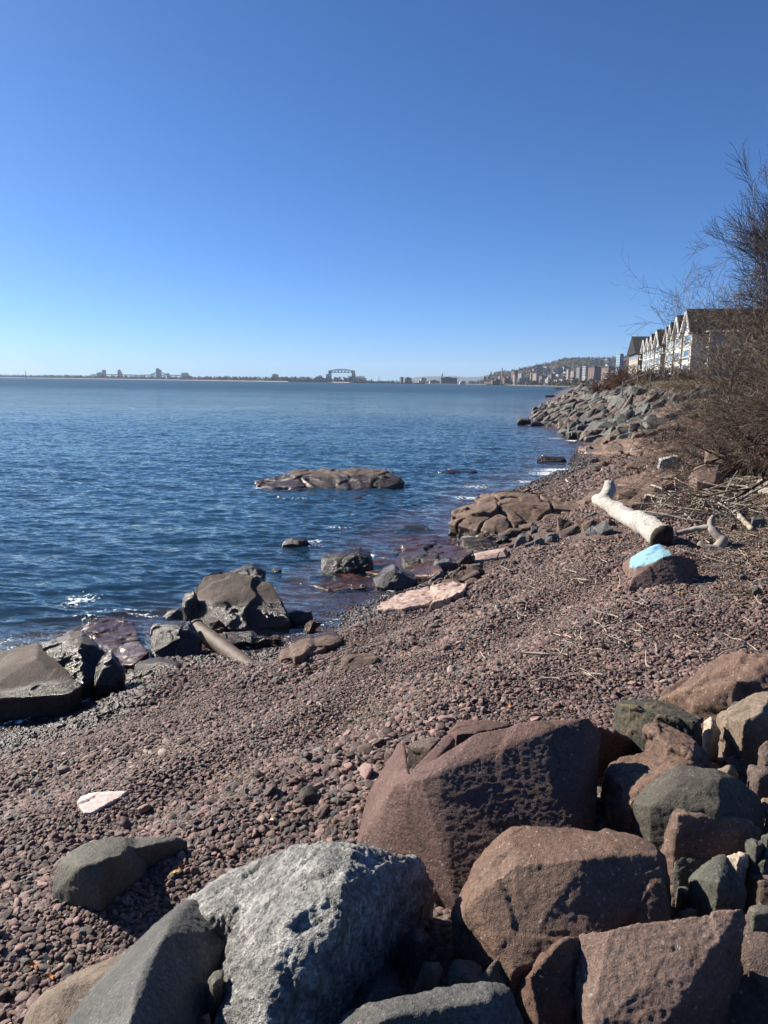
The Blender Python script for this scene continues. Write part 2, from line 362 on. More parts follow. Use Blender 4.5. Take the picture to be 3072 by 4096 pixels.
def water_mat():
    t = NT('water'); g = t.n('ShaderNodeNewGeometry'); P = (g, 'Position')
    def sn(sx, sy, scale, det, rough=.6, rot=.5):
        m = t.n('ShaderNodeMapping'); m.inputs['Scale'].default_value = (sx, sy, 1); m.inputs['Rotation'].default_value = (0, 0, rot); t.l(P[0], P[1], m, 0)
        return t.noise((m, 0), scale, det, rough, .3)
    w1 = sn(.55, 1.4, 1.1, 4, .6, .1); w2 = sn(.6, 1.3, 6.5, 4, .6, -.25); w3 = sn(.9, 1.3, .16, 3, .5, .1)
    gust = t.ramp((t.noise(P, .02, 3, .6), 0), [(.35, (.55,.55,.55)), (.65, (1.15,1.15,1.15))])
    def off(nz, k):
        s1 = t.n('ShaderNodeVectorMath', operation='SUBTRACT'); t.l(nz, 'Color', s1, 0); s1.inputs[1].default_value = (.5, .5, .5)
        s2 = t.n('ShaderNodeVectorMath', operation='MULTIPLY'); t.l(s1, 0, s2, 0); s2.inputs[1].default_value = (k * .6, k, 0); return s2
    def add(p, q):
        s3 = t.n('ShaderNodeVectorMath', operation='ADD'); t.l(p[0], p[1], s3, 0); t.l(q, 0, s3, 1); return (s3, 0)
    sc_ = t.n('ShaderNodeVectorMath', operation='SCALE'); o2 = off(w2, 1.5); t.l(o2, 0, sc_, 0); t.l(gust, 0, sc_, 'Scale')
    sm = add(add(add((g, 'Normal'), off(w3, .15)), off(w1, .55)), sc_)
    bn = t.n('ShaderNodeVectorMath', operation='NORMALIZE'); t.l(sm[0], sm[1], bn, 0)
    dep = t.n('ShaderNodeAttribute'); dep.attribute_name = 'depth'
    foam = t.n('ShaderNodeAttribute'); foam.attribute_name = 'foam'
    dif = t.n('ShaderNodeBsdfDiffuse'); dif.inputs[0].default_value = (.010, .036, .068, 1)
    tr = t.n('ShaderNodeBsdfTransparent'); tr.inputs[0].default_value = (.78, .86, .88, 1)
    gl = t.n('ShaderNodeBsdfGlossy'); ch = t.n('ShaderNodeAttribute'); ch.attribute_name = 'chop'; rg_ = t.math('ADD', .07, t.math('MULTIPLY', (ch, 'Fac'), .10)); t.l(rg_[0], rg_[1], gl, 'Roughness'); t.l(bn, 0, gl, 'Normal')
    gl.inputs[0].default_value = (.98, .94, .84, 1)
    dt = t.n('ShaderNodeVectorMath', operation='DOT_PRODUCT'); t.l(g, 'Incoming', dt, 0); t.l(bn, 0, dt, 1); fr_ = t.math('ADD', .02, t.math('MULTIPLY', .98, t.math('POWER', t.math('SUBTRACT', 1, t.math('ABSOLUTE', (dt, 'Value')), clamp=True), 5.0)))
    ch0 = t.n('ShaderNodeAttribute'); ch0.attribute_name = 'chop'; fr_ = t.math('MULTIPLY', fr_, t.math('SUBTRACT', 1, t.math('MULTIPLY', (ch0, 'Fac'), .62)))
    opac = t.math('SUBTRACT', 1, t.math('POWER', 2.718, t.math('MULTIPLY', (dep, 'Fac'), -2.3)), clamp=True)
    ms = t.n('ShaderNodeMixShader'); t.l(opac[0], opac[1], ms, 0); t.l(tr, 0, ms, 1); t.l(dif, 0, ms, 2)
    mg = t.n('ShaderNodeMixShader'); t.l(fr_[0], fr_[1], mg, 0); t.l(ms, 0, mg, 1); t.l(gl, 0, mg, 2)
    fd = t.n('ShaderNodeBsdfDiffuse'); fd.inputs[0].default_value = (.75, .78, .8, 1)
    fn = t.noise(P, 9, 5, .75); fm = t.math('GREATER_THAN', t.math('ADD', (fn, 0), t.math('MULTIPLY', (foam, 'Fac'), .42)), .86)
    mf = t.n('ShaderNodeMixShader'); t.l(fm[0], fm[1], mf, 0); t.l(mg, 0, mf, 1); t.l(fd, 0, mf, 2)
    t.l(mf, 0, t.out, 0); t.t.nodes.remove(t.p)
    return t.m
M['water'] = water_mat()
M['bark'] = plain('dark_bark', (.05,.037,.03), .9, .4, 8, .5)
M['twig'] = plain('brush_twig', (.11,.073,.052), .8, .65, 1.6, .3)
M['paletwig'] = plain('pale_brush_twig', (.26,.2,.15), .8, .4, 1.6, .3)
M['twigr'] = plain('red_brown_twig', (.12,.06,.045), .8, .4, 3, .3)
M['deadleaf'] = plain('dead_leaf', (.38,.14,.05), .7, .4, 6, 0)
M['treetwig'] = plain('tree_twig', (.055,.042,.036), .85, .4, 3, .3)
M['straw'] = plain('bleached_stick', (.42,.36,.29), .8, .35, 5, .3)
M['greystick'] = plain('grey_stick', (.3,.27,.23), .8, .4, 5, .3)
M['grass'] = plain('dry_grass', (.27,.21,.10), .85, .45, 1.5, 0)
M['grassy'] = plain('dry_grass_soil', (.2,.15,.08), .9, .4, 2, .3)
M['pipe'] = plain('rusty_pipe', (.13,.09,.065), .65, .45, 9, .8, .01, .5)
M['siding'] = plain('cream_siding', (.62,.58,.49), .7, .05, 1, 0)
M['trim'] = plain('white_trim', (.8,.79,.76), .6, .03, 1, 0)
M['shingle'] = plain('charcoal_shingle', (.018,.018,.021), .95, .3, 1.2, .2)
M['tanwall'] = plain('tan_siding', (.35,.27,.19), .8, .1, 1, 0)
def glassmat(name, c, r=.06):
    t = NT(name); t.set('Base Color', c); t.set('Roughness', r); t.set('Specular IOR Level', 1.0); t.set('Metallic', .35); return t.m
M['glass'] = glassmat('window_glass', (.12,.2,.3))
M['glassb'] = glassmat('balcony_glass', (.35,.5,.55), .15)
M['towerglass'] = glassmat('tower_glass', (.12,.24,.33), .15)
M['steel'] = plain('grey_steel', (.16,.17,.19), .6, .1, 1, 0)
M['darkwood'] = plain('dark_timber', (.04,.034,.03), .85, .2, 3, .2)

def logmat():
    t = NT('bleached_driftwood'); co = t.coord('Object', (1, 1, 1)); lc = t.coord('Generated')
    n = t.noise(co, 2.5, 5, .6); n2 = t.noise(t.coord('Object', (3, 3, 3)), 6, 6, .7, 1.5)
    c = t.ramp((n, 0), [(.3, (.38,.35,.31)), (.6, (.62,.585,.535))])
    n3 = t.noise(t.coord('Object', (1, 1, 1)), 11, 6, .8, 2.5); cr0 = t.ramp((n3, 0), [(.38, (.3,.27,.23)), (.47, (1,1,1))]); cr1 = t.ramp((n2, 0), [(.36, (.22,.2,.18)), (.43, (1,1,1))]); cr = t.n('ShaderNodeMix', data_type='RGBA', blend_type='MULTIPLY'); cr.inputs[0].default_value = 1; t.l(cr0, 0, cr, 6); t.l(cr1, 0, cr, 7)
    col = t.mix(1.0, (c, 0), (cr, 2), 'MULTIPLY')
    t.set('Base Color', col); t.set('Roughness', .8)
    b = t.bump((n3, 0), 1.0, .05); b2 = t.bump((t.noise(co, 60, 3), 0), .4, .006, b); t.l(b2[0], b2[1], t.p, 'Normal')
    return t.m
M['log'] = logmat()
M['logend'] = plain('shaded_broken_log_end', (.05,.04,.032), .95, .5, 9, 1.0, .04)  # near-black tone puts the shade on the camera-facing end into its colour

def paintrock():
    m = rockmat('painted_red_rock', (.10,.06,.048), (.16,.095,.075), (.23,.15,.12), 3, 60, .9, .75, glint_speck=.4)
    nt = m.node_tree; p = [n for n in nt.nodes if n.type == 'BSDF_PRINCIPLED'][0]
    src = p.inputs['Base Color'].links[0].from_socket
    a = nt.nodes.new('ShaderNodeAttribute'); a.attribute_name = 'paint'
    tc = nt.nodes.new('ShaderNodeTexCoord'); n = nt.nodes.new('ShaderNodeTexNoise'); n.inputs['Scale'].default_value = 3.2; n.inputs['Detail'].default_value = 4
    nt.links.new(tc.outputs['Object'], n.inputs['Vector'])
    r = nt.nodes.new('ShaderNodeValToRGB'); r.color_ramp.elements[0].position = .36; r.color_ramp.elements[0].color = (.04,.15,.36,1)
    r.color_ramp.elements[1].position = .5; r.color_ramp.elements[1].color = (.19,.36,.41,1); nt.links.new(n.outputs[0], r.inputs[0])
    x = nt.nodes.new('ShaderNodeMix'); x.data_type = 'RGBA'; n5 = nt.nodes.new('ShaderNodeTexNoise'); n5.inputs['Scale'].default_value = 13; n5.inputs['Detail'].default_value = 6; n5.inputs['Roughness'].default_value = .7; nt.links.new(tc.outputs['Object'], n5.inputs['Vector']); r5 = nt.nodes.new('ShaderNodeValToRGB'); r5.color_ramp.elements[0].position = .36; r5.color_ramp.elements[1].position = .42; nt.links.new(n5.outputs[0], r5.inputs[0]); m5 = nt.nodes.new('ShaderNodeMath'); m5.operation = 'MULTIPLY'; nt.links.new(a.outputs['Fac'], m5.inputs[0]); nt.links.new(r5.outputs[0], m5.inputs[1]); nt.links.new(m5.outputs[0], x.inputs[0]); nt.links.new(src, x.inputs[6]); nt.links.new(r.outputs[0], x.inputs[7])
    nt.links.new(x.outputs[2], p.inputs['Base Color'])
    return m
M['paint'] = paintrock()

def facade(name, wall, win, sx, sz, mort=.3, off=0):
    wall = tuple(c * .85 for c in wall)
    return facade_(name, wall, win, sx, sz, mort, off)
def facade_(name, wall, win, sx, sz, mort=.3, off=0):
    """wall with rows of windows: each window is a dark pane of the brick pattern (object space, metres)"""
    t = NT(name); c = t.n('ShaderNodeTexCoord'); sp = t.n('ShaderNodeSeparateXYZ'); t.l(c, 'Object', sp, 0)
    u = t.math('ADD', (sp, 0), (sp, 1))
    fu = t.math('FRACT', t.math('DIVIDE', u, sx)); fz = t.math('FRACT', t.math('DIVIDE', (sp, 2), sz))
    a = t.math('MULTIPLY', t.math('GREATER_THAN', fu, mort), t.math('GREATER_THAN', fz, .45))
    g = t.n('ShaderNodeNewGeometry'); sn = t.n('ShaderNodeSeparateXYZ'); t.l(g, 'Normal', sn, 0)
    a = t.math('MULTIPLY', a, t.math('LESS_THAN', (sn, 2), .5))
    t.set('Base Color', t.mix(a, wall, win)); t.set('Roughness', .7)
    return t.m
M['f_brick'] = facade('brick_facade', (.23,.12,.09), (.05,.05,.06), 5, 4, .45)
M['f_pink'] = facade('pale_brick_facade', (.42,.3,.24), (.06,.07,.08), 5, 4, .5)
M['f_white'] = facade('white_facade', (.6,.58,.55), (.06,.07,.09), 30, 3.6, .03)
M['f_grey'] = facade('grey_facade', (.26,.27,.28), (.06,.07,.08), 6, 4, .4)
M['f_tan'] = facade('tan_facade', (.48,.38,.28), (.08,.07,.07), 5, 3.6, .5)
M['f_dark'] = facade('dark_facade', (.10,.085,.08), (.03,.03,.035), 7, 5, .4)
M['f_glass'] = facade('glass_facade', (.30,.42,.48), (.1,.2,.28), 40, 3.8, .02)
M['f_conc'] = plain('pale_concrete', (.34,.33,.31), .85, .12, .05, 0)
M['f_metal'] = plain('pale_silo_metal', (.45,.46,.46), .6, .1, .05, 0)
M['roofd'] = plain('dark_flat_roof', (.09,.085,.085), .9, .2, .1, 0)
M['hill'] = None
def hillmat():
    t = NT('wooded_hill'); g = t.n('ShaderNodeNewGeometry'); P = (g, 'Position')
    n = t.noise(P, .03, 6, .75); n2 = t.noise(P, .004, 3, .5)
    c = t.ramp((n, 0), [(.36, (.035,.032,.022)), (.5, (.09,.07,.052)), (.66, (.17,.135,.105))])
    c2 = t.mix((n2, 0), (c, 0), (.085,.075,.05), 'MIX')
    t.set('Base Color', c2); t.set('Roughness', .95); t.set('Specular IOR Level', .1)
    b = t.bump((n, 0), 1, 14); t.l(b[0], b[1], t.p, 'Normal'); return t.m
M['hill'] = hillmat()
M['farhill'] = plain('far_blue_hill', (.07,.075,.06), .95, .2, .002, 0)
M['farland'] = plain('far_shore_ground', (.16,.13,.09), .95, .3, .02, 0)
M['sandy'] = plain('far_sand', (.5,.4,.3), .95, .1, .02, 0)
M['fartree'] = plain('far_trees', (.045,.048,.032), .95, .5, .02, 0)
M['fartreeb'] = plain('far_bare_trees', (.10,.08,.06), .95, .4, .02, 0)
# ------------------------------------------------------------------ rocks
HAZE = 4.2e-5
SOFT, HARD = .45, 1.15
ALLROCKS = []      # (x, y, radius, ztop) footprints, used to keep pebbles out of big rocks
def hull_bm(pts):
    bm = bmesh.new()
    for p in pts: bm.verts.new(tuple(p))
    r = bmesh.ops.convex_hull(bm, input=bm.verts[:])
    junk = [g for g in r['geom_interior'] if isinstance(g, bmesh.types.BMVert)]
    bmesh.ops.delete(bm, geom=junk, context='VERTS')
    lone = [v for v in bm.verts if not v.link_faces]
    bmesh.ops.delete(bm, geom=lone, context='VERTS')
    return bm
def remeshed(bms, vox, smooth):
    me = bpy.data.meshes.new('tmp')
    big = bmesh.new()
    for b in bms:
        m2 = bpy.data.meshes.new('t2'); b.to_mesh(m2); b.free(); big.from_mesh(m2); bpy.data.meshes.remove(m2)
    bmesh.ops.recalc_face_normals(big, faces=big.faces[:]); big.to_mesh(me); big.free()
    o = bpy.data.objects.new('tmp', me); COL.objects.link(o)
    r = o.modifiers.new('r', 'REMESH'); r.mode = 'VOXEL'; r.voxel_size = vox; r.use_smooth_shade = True
    if smooth: 
        s = o.modifiers.new('s', 'SMOOTH'); s.factor = .5; s.iterations = smooth
    dg = bpy.context.evaluated_depsgraph_get(); ev = o.evaluated_get(dg); m3 = bpy.data.meshes.new_from_object(ev)
    bpy.data.objects.remove(o); bpy.data.meshes.remove(me)
    return m3
def carve(me, amp, freq, seed, layer=0, anis=(1, 1, 1), ledge=0, fine=None, crack=None):
    n = len(me.vertices); V = np.empty(n * 3, np.float32); me.vertices.foreach_get('co', V); V = V.reshape(-1, 3).astype(float)
    N = np.empty(n * 3, np.float32); me.vertex_normals.foreach_get('vector', N); N = N.reshape(-1, 3).astype(float)
    Q = V * np.array(anis)
    wq = Q + .05 / max(freq, .1) * 2 * np.c_[vnoise(Q * freq * 2, seed + 50), vnoise(Q * freq * 2, seed + 51), vnoise(Q * freq * 2, seed + 52)]
    d = amp * SOFT * fbm(Q * freq * .8, 5, seed, .55)
    if HARD: d += amp * HARD * (facets(wq * freq * .9, seed + 5) + .16 * facets(wq * freq * 2.6, seed + 6)) + amp * .06 * fbm(Q * freq * 7, 3, seed + 7)
    if crack:
        _, e_ = facets(wq * crack[1] * np.array([1, 1, .35]), seed + 90, True); d -= crack[0] * (1 - sstep(0, .07, e_)); d += crack[0] * .5 * facets(wq * crack[1] * np.array([1, 1, .35]), seed + 90)
    if ledge:
        w = V[:, 2] * 1.0 + .35 * V[:, 1] + .06 * fbm(V * 3, 3, seed + 2)
        st = (w * 14) % 1.0
        d += ledge * (sstep(0, .8, st) - sstep(.8, 1, st) - .5) * (.5 + .5 * vnoise(V * 5, seed + 8))
    if fine: d += fine[0] * fbm(Q * fine[1], 3, seed + 31)
    V = V + N * d[:, None]
    return V
def rock(name, label, groups, mat, vox=.02, smooth=3, hard=1.15, amp=.02, freq=3, seed=None, mode='z', y0=None, drop=.7, anis=(1, 1, 1), ledge=0, fine=None,
         group=None, cat='rock', attr=None, shrink=.08, parent=None):
    """groups: list of point lists; every point is (tile, x, y, v): v is the height (mode z) or the distance beyond y0 (mode y)"""
    seed = seed if seed is not None else (sum(ord(c) * (i + 3) for i, c in enumerate(label or name)) % 9973)
    bms = []; allp = []
    for g in groups:
        P = []
        for t, x, y, v in g:
            px, py = T(t, x, y)
            P.append(at_z(px, py, v) if mode == 'z' else at_y(px, py, y0 + v))
        P = np.array(P); c = P.mean(0); zlo = min(P[:, 2].min() - .05, P[:, 2].mean() - drop)
        dn = P.copy(); dn[:, :2] = c[:2] + (P[:, :2] - c[:2]) * (1 - shrink); dn[:, 2] = zlo
        bms.append(hull_bm(np.r_[P, dn])); allp.append(P)
    me = remeshed(bms, vox, smooth)
    globals()['HARD'] = hard; V = carve(me, amp, freq, seed, anis=anis, ledge=ledge, fine=fine); globals()['HARD'] = 1.15
    allp = np.concatenate(allp); c = allp.mean(0); g0 = np.array([c[0], c[1], V[:, 2].min() + .1])
    me.vertices.foreach_set('co', (V - g0).astype(np.float32).ravel()); me.update()
    me.polygons.foreach_set('use_smooth', np.ones(len(me.polygons), dtype=bool))
    if attr is not None: 
        nn = np.empty(len(V) * 3, np.float32); me.vertex_normals.foreach_get('vector', nn); attr(me, V, nn.reshape(-1, 3))
    me.materials.append(M[mat] if isinstance(mat, str) else mat); me.name = name
    o = bpy.data.objects.new(name, me); COL.objects.link(o); o.location = g0
    tag(o, label, cat, group)
    ALLROCKS.append((c[0], c[1], .5 * min(np.ptp(V[:, 0]), np.ptp(V[:, 1])), V[:, 2].max()))
    return o
def Z(t, *pts): return [(t, x, y, v) for x, y, v in pts]

def autorock(name, label, tile, outline, mat, depth=None, gz=None, y0=None, ridge=.45, tall=.2, seed=None, group=None, vox=None, amp=None, sink=.3, cat='rock', smooth=1, flat=False, freq=None, crack=None, nseed=6, lift=None):
    """a boulder from its outline on the beach: the lowest outline point rests on the ground, the top runs back by depth, a ridge stands proud in front"""
    R = [T(tile, x, y) for x, y in outline]
    ys = [r[1] for r in R]; xs = [r[0] for r in R]
    yb = max(ys); yt = min(ys); xb = [r[0] for r in R if r[1] == yb][0]
    if y0 is None:
        p = hit(xb, yb) if gz is None else at_z(xb, yb, gz)
        y0 = p[1]
    w = (max(xs) - min(xs)) / F * y0
    if depth is None: depth = w * .55
    P = []
    cx = (max(xs) + min(xs)) / 2
    pieces = []
    if flat:
        lf = (.09 if gz is None else .03) if lift is None else lift
        rz_ = np.random.RandomState(sum(ord(ch) for ch in label) % 991)
        seeds = [np.array([xs[0] + 0, 0])] * 0
        x0_, x1_ = min(xs), max(xs); y0_, y1_ = min(ys), yb
        seeds = [np.array([x0_ + (x1_ - x0_) * rz_.rand(), y0_ + (y1_ - y0_) * rz_.rand()]) for _ in range(nseed)]
        asp = (x1_ - x0_) / max(1.0, y1_ - y0_)
        for si, s0 in enumerate(seeds):
            poly = [np.array(r) for r in R]
            for sj, s1 in enumerate(seeds):
                if si == sj: continue
                nn = (s1 - s0) * np.array([1, asp ** 1.2]); mid = (s0 + s1) / 2; out_ = []
                for k in range(len(poly)):
                    p, q = poly[k], poly[(k + 1) % len(poly)]; dp, dq = (p - mid) @ nn, (q - mid) @ nn
                    if dp <= 0: out_.append(p)
                    if (dp < 0) != (dq < 0) and abs(dp - dq) > 1e-9: out_.append(p + (q - p) * dp / (dp - dq))
                poly = out_
                if len(poly) < 3: break
            if len(poly) < 3: continue
            cc = np.mean(poly, 0); l0 = lf * (.5 + 1.1 * rz_.rand()); tx, ty = rz_.normal(0, .25, 2) * lf
            Q_ = []
            for q in poly:
                q2 = cc + (q - cc) * .975; u_ = (q2 - cc) / np.array([x1_ - x0_, y1_ - y0_]) * 3
                Q_.append(hit(q2[0], q2[1], max(-.04, l0 + tx * u_[0] + ty * u_[1]), -.06 if gz is not None else .0))
            Q_ = np.array(Q_); D_ = Q_.copy(); D_[:, 2] -= .45; pieces.append(hull_bm(np.r_[Q_, D_]))
        P = [hit(px, py, .05, .0) for px, py in R]
        R2 = []
    else: R2 = R
    for (px, py) in R2:
        fr = (yb - py) / max(.5, yb - yt)
        P.append(at_y(px, py, y0 + depth * fr))
        if fr > .35 and not flat:
            qx = cx + (px - cx) * .86; qy = py + (yb - yt) * tall
            P.append(at_y(qx, qy, y0 + depth * fr * ridge))
    P = np.array(P)
    c = P.mean(0); zlo = min(P[:, 2].min() - sink * .6, ground(c[0], c[1]) - .1)
    dn = P.copy(); dn[:, :2] = c[:2] + (P[:, :2] - c[:2]) * .95; dn[:, 2] = zlo
    vox = vox or max(.011, w / 70)
    me = remeshed(pieces or [hull_bm(np.r_[P, dn])], vox, smooth)
    seed = seed if seed is not None else (sum(ord(ch) * (i + 3) for i, ch in enumerate(label)) % 9973)
    V = carve(me, (amp or .03) * w, (freq or 2.2) / max(w, .1) * 1.0, seed, crack=crack)
    g0 = np.array([c[0], c[1], zlo + .1])
    me.vertices.foreach_set('co', (V - g0).astype(np.float32).ravel()); me.update()
    me.polygons.foreach_set('use_smooth', np.ones(len(me.polygons), dtype=bool))
    me.materials.append(M[mat]); me.name = name
    o = bpy.data.objects.new(name, me); COL.objects.link(o); o.location = g0; tag(o, label, cat, group)
    ALLROCKS.append((c[0], c[1], w * .42, V[:, 2].max()))
    return o

# ---- foreground pile
S = 1659
rock('boulder', 'huge mottled white and grey boulder at the bottom centre', [
  Z('B', (-250,1659,1.5),(-310,1790,1.42),(-90,1040,1.62),(-130,1130,1.55),(-100,640,1.5),(150,610,1.68),(220,540,1.78),(330,480,1.84),(430,465,1.86),(560,470,1.88),
    (640,505,1.9),(600,640,1.92),(800,540,1.82),(1070,580,1.7),(1165,750,1.5),(1060,900,1.42),(560,760,1.93),(540,1000,1.86),(480,1250,1.72),(450,1430,1.64),(380,1659,1.55),(500,1580,1.5),(620,1380,1.42),(900,1260,1.3),
    (200,1000,1.84),(100,1400,1.72),(60,1700,1.62)),
  Z('B', (-480,860,1.42),(-250,740,1.55),(-160,660,1.5),(-100,640,1.52),(100,640,1.62),(150,900,1.7),(-80,1030,1.56),(-130,1100,1.5),(-330,960,1.5),(-460,900,1.45))],
  'white', vox=.009, smooth=3, hard=.7, amp=.019, freq=5, anis=(1.6, 1.6, .7), drop=.75, fine=(.006, 34))
rock('boulder', 'smooth dark grey boulder sloping left of the mottled white boulder', [
  Z('A', (1180,860,1.5),(1250,850,1.5),(1340,880,1.42),(1570,1030,1.32),(1500,1230,1.3),(1440,1400,1.36),(1380,1659,1.4),(1080,960,1.5),(1000,1010,1.5),(900,1110,1.48),(830,1180,1.46),(560,1450,1.44),(400,1650,1.42),(330,1760,1.4),
    (1110,980,1.62),(1060,1090,1.72),(940,1250,1.76),(880,1400,1.8),(830,1659,1.84),(800,1850,1.84),(1250,1659,1.5),(1300,1400,1.5))],
  'grey', vox=.009, smooth=6, hard=.25, amp=.014, freq=3, drop=.7, fine=(.0018, 60))
rock('boulder', 'low brown and grey boulder at the bottom left corner among pebbles', [
  Z('A', (140,1659,1.32),(190,1540,1.33),(300,1420,1.34),(450,1340,1.36),(560,1300,1.36),(830,1180,1.38),(840,1260,1.42),(260,1520,1.44),(400,1450,1.46),(620,1360,1.45),(100,1800,1.32),(330,1760,1.45),(500,1700,1.45))],
  'tan', vox=.009, smooth=5, hard=.5, amp=.015, freq=4, drop=.5)
rock('boulder', 'smooth olive boulder with a tail, half buried in the pebbles', [
  Z('A', (330,830,1.22),(340,720,1.27),(370,620,1.34),(440,540,1.38),(560,470,1.4),(700,440,1.4),(820,435,1.38),(900,450,1.32),(960,620,1.24),(930,720,1.22),(880,800,1.2),(700,880,1.18),(600,935,1.16),(480,950,1.15),(400,930,1.16),
    (520,640,1.5),(680,590,1.52),(780,560,1.48),(450,720,1.4),(640,760,1.42)),
  Z('A', (820,440,1.33),(1000,470,1.3),(1060,445,1.31),(1170,440,1.3),(1225,470,1.27),(1200,520,1.24),(1000,560,1.24),(880,640,1.26),(860,520,1.38))],
  'olive', vox=.009, smooth=8, hard=.25, amp=.018, freq=3.2, drop=.5, fine=(.0015, 50))
PF = [(500,230),(520,180),(580,165),(700,150),(830,145),(790,178),(650,235),(600,288),(540,290),(600,205)]
rock('flat_stone', 'pale pink flat stone lying in the dark pebbles', [[('A', x, y, hit(*T('A', x, y), .035)[2]) for x, y in PF]], 'pinkflat', vox=.01, smooth=2, amp=.01, freq=6, drop=.1, cat='stone')
# the big red slab
rock('slab', 'large dark red slab with a pale left edge facing the camera', [
  Z('E', (360,1330,1.33),(400,1180,1.36),(440,1000,1.40),(540,850,1.45),(640,680,1.50),(670,660,1.52),(630,870,1.72),(700,885,1.80),(600,960,1.72),(520,1150,1.56),(500,1350,1.42),(620,1500,1.34)),
  Z('E', (700,885,1.80),(600,960,1.72),(520,1150,1.56),(500,1350,1.42),(620,1500,1.34),(790,900,1.84),(900,860,1.88),(1010,750,1.92),(1140,605,1.96),(1270,580,1.98),(1480,545,2.0),(1800,560,2.0),(1945,600,1.9),
    (640,1440,1.36),(1000,1700,1.39),(1700,1700,1.43),(1900,1180,1.56),(1880,900,1.74),(1900,700,1.9)) + Z('D', (450,515,2.04),(500,510,2.0),(480,640,1.96),(470,830,1.76),(480,1000,1.7),(420,1190,1.58)),
  Z('E', (700,885,1.76),(790,820,1.72),(960,612,1.66),(1000,640,1.68),(890,770,1.74),(800,900,1.76)),
  ], 'redslab', vox=.009, smooth=0, hard=.9, amp=.012, freq=1.3, anis=(.9, .9, 1.5), ledge=.002, fine=(.0015, 60), drop=.75, shrink=.02)
rock('slab', 'dark red block in shadow behind the right end of the large dark red slab', [
  Z('D', (470,540,1.9),(560,540,1.82),(625,600,1.72),(740,605,1.62),(860,690,1.5),(700,740,1.5),(560,800,1.5),(500,900,1.45))], 'redslab', vox=.016, smooth=2, amp=.015, freq=4, drop=.5)
rock('stone', 'thin upright red shard behind the large dark red slab, farthest from the camera', [
  Z('E', (960,600,1.5),(1020,530,1.52),(1100,512,1.52),(1240,520,1.52),(1390,545,1.5),(1140,600,1.6),(1010,610,1.58))], 'redslab', vox=.009, smooth=1, amp=.012, freq=6, drop=.3, cat='stone')
rock('stone', 'small dark red wedge standing in the notch of the large dark red slab', [
  Z('E', (760,640,1.46),(830,625,1.48),(920,635,1.48),(850,700,1.5),(800,740,1.42),(690,690,1.42))], 'brown', vox=.01, smooth=1, amp=.01, freq=8, drop=.3, cat='stone')
rock('stone', 'rounded pale grey stone lodged on top of the large dark red slab', [
  Z('E', (1365,565,1.96),(1400,540,1.97),(1450,532,1.97),(1475,545,1.97),(1440,572,1.98))], 'grey', vox=.006, smooth=2, amp=.006, freq=12, drop=.05, cat='stone')
rock('boulder', 'red-brown boulder with an orange-tinted top at the bottom right of centre', [
  Z('B', (1255,920,1.5),(1310,800,1.56),(1440,590,1.66),(1480,520,1.7),(1600,400,1.78),(1659,360,1.8),(1262,1080,1.47),(1330,1230,1.42),(1470,1270,1.45),(1640,1330,1.45),(1500,660,1.74),(1400,850,1.7)) +
  Z('C', (240,360,1.84),(440,375,1.84),(620,410,1.84),(800,440,1.84),(930,500,1.83),(1000,570,1.78),(1040,720,1.6),(1040,990,1.58),(480,1080,1.645),(250,1180,1.60),(0,1330,1.55),(20,620,1.82),(450,590,1.86),(700,545,1.86),(945,552,1.85),(970,760,1.74),(1010,985,1.66))],
  'redslabb', vox=.009, smooth=0, hard=1.3, amp=.015, freq=4, drop=.7, fine=(.0022, 80), anis=(.5,.5,.7))
rock('boulder', 'pinkish brown slab with a broad grainy face at the bottom right corner', [
  Z('C', (430,1240,1.58),(440,1080,1.66),(640,1035,1.74),(1040,1000,1.76),(1250,950,1.82),(1490,910,1.88),(1530,930,1.86),(1350,1200,1.72),(1265,1380,1.62),(1390,1378,1.62),(1380,1440,1.6),(1200,1570,1.54),(1000,1659,1.55),(430,1400,1.56),(490,1540,1.54),(500,1700,1.53),(900,1800,1.52))],
  'redslabc', vox=.009, smooth=0, hard=.9, amp=.010, freq=5, drop=.6, fine=(.0042, 42), shrink=.0)
rock('boulder', 'black shaded block filling the right edge beside the pinkish brown slab', [
  Z('C', (1400,1130,1.5),(1540,935,1.74),(1720,945,1.78),(1900,945,1.8),(1900,1400,1.5),(1290,1420,1.42),(1500,1200,1.5),(1700,1700,1.46),(1150,1680,1.38),(1900,1700,1.46))], 'brown', vox=.02, smooth=3, amp=.02, freq=4, drop=.5)
rock('boulder', 'dark brown wedge with a thin orange lit edge left of the pinkish brown slab', [
  Z('C', (0,1350,1.47),(120,1250,1.54),(300,1120,1.64),(352,1088,1.67),(440,1075,1.66),(440,1240,1.6),(440,1400,1.5),(500,1620,1.38),(320,1650,1.36),(150,1600,1.36),(230,1230,1.66),(300,1150,1.69),(110,1350,1.6),(0,1500,1.4),(60,1659,1.36),(200,1800,1.36))],
  'redslabb', vox=.009, smooth=2, amp=.014, freq=5, drop=.5, ledge=.01, fine=(.004, 30))
rock('boulder', 'pale grey rounded slab lying flat along the bottom edge', [
  Z('B', (490,1650,1.6),(600,1560,1.64),(700,1520,1.67),(950,1470,1.70),(1250,1410,1.73),(1500,1378,1.74),(1600,1388,1.73),(1500,1500,1.77),(900,1600,1.74),(480,1800,1.62),(1700,1800,1.66)) + Z('C', (-10,1440,1.72),(40,1540,1.68),(80,1659,1.62),(60,1800,1.6))],
  'grey', vox=.009, smooth=6, hard=.25, amp=.016, freq=4, drop=.5, fine=(.003, 40))
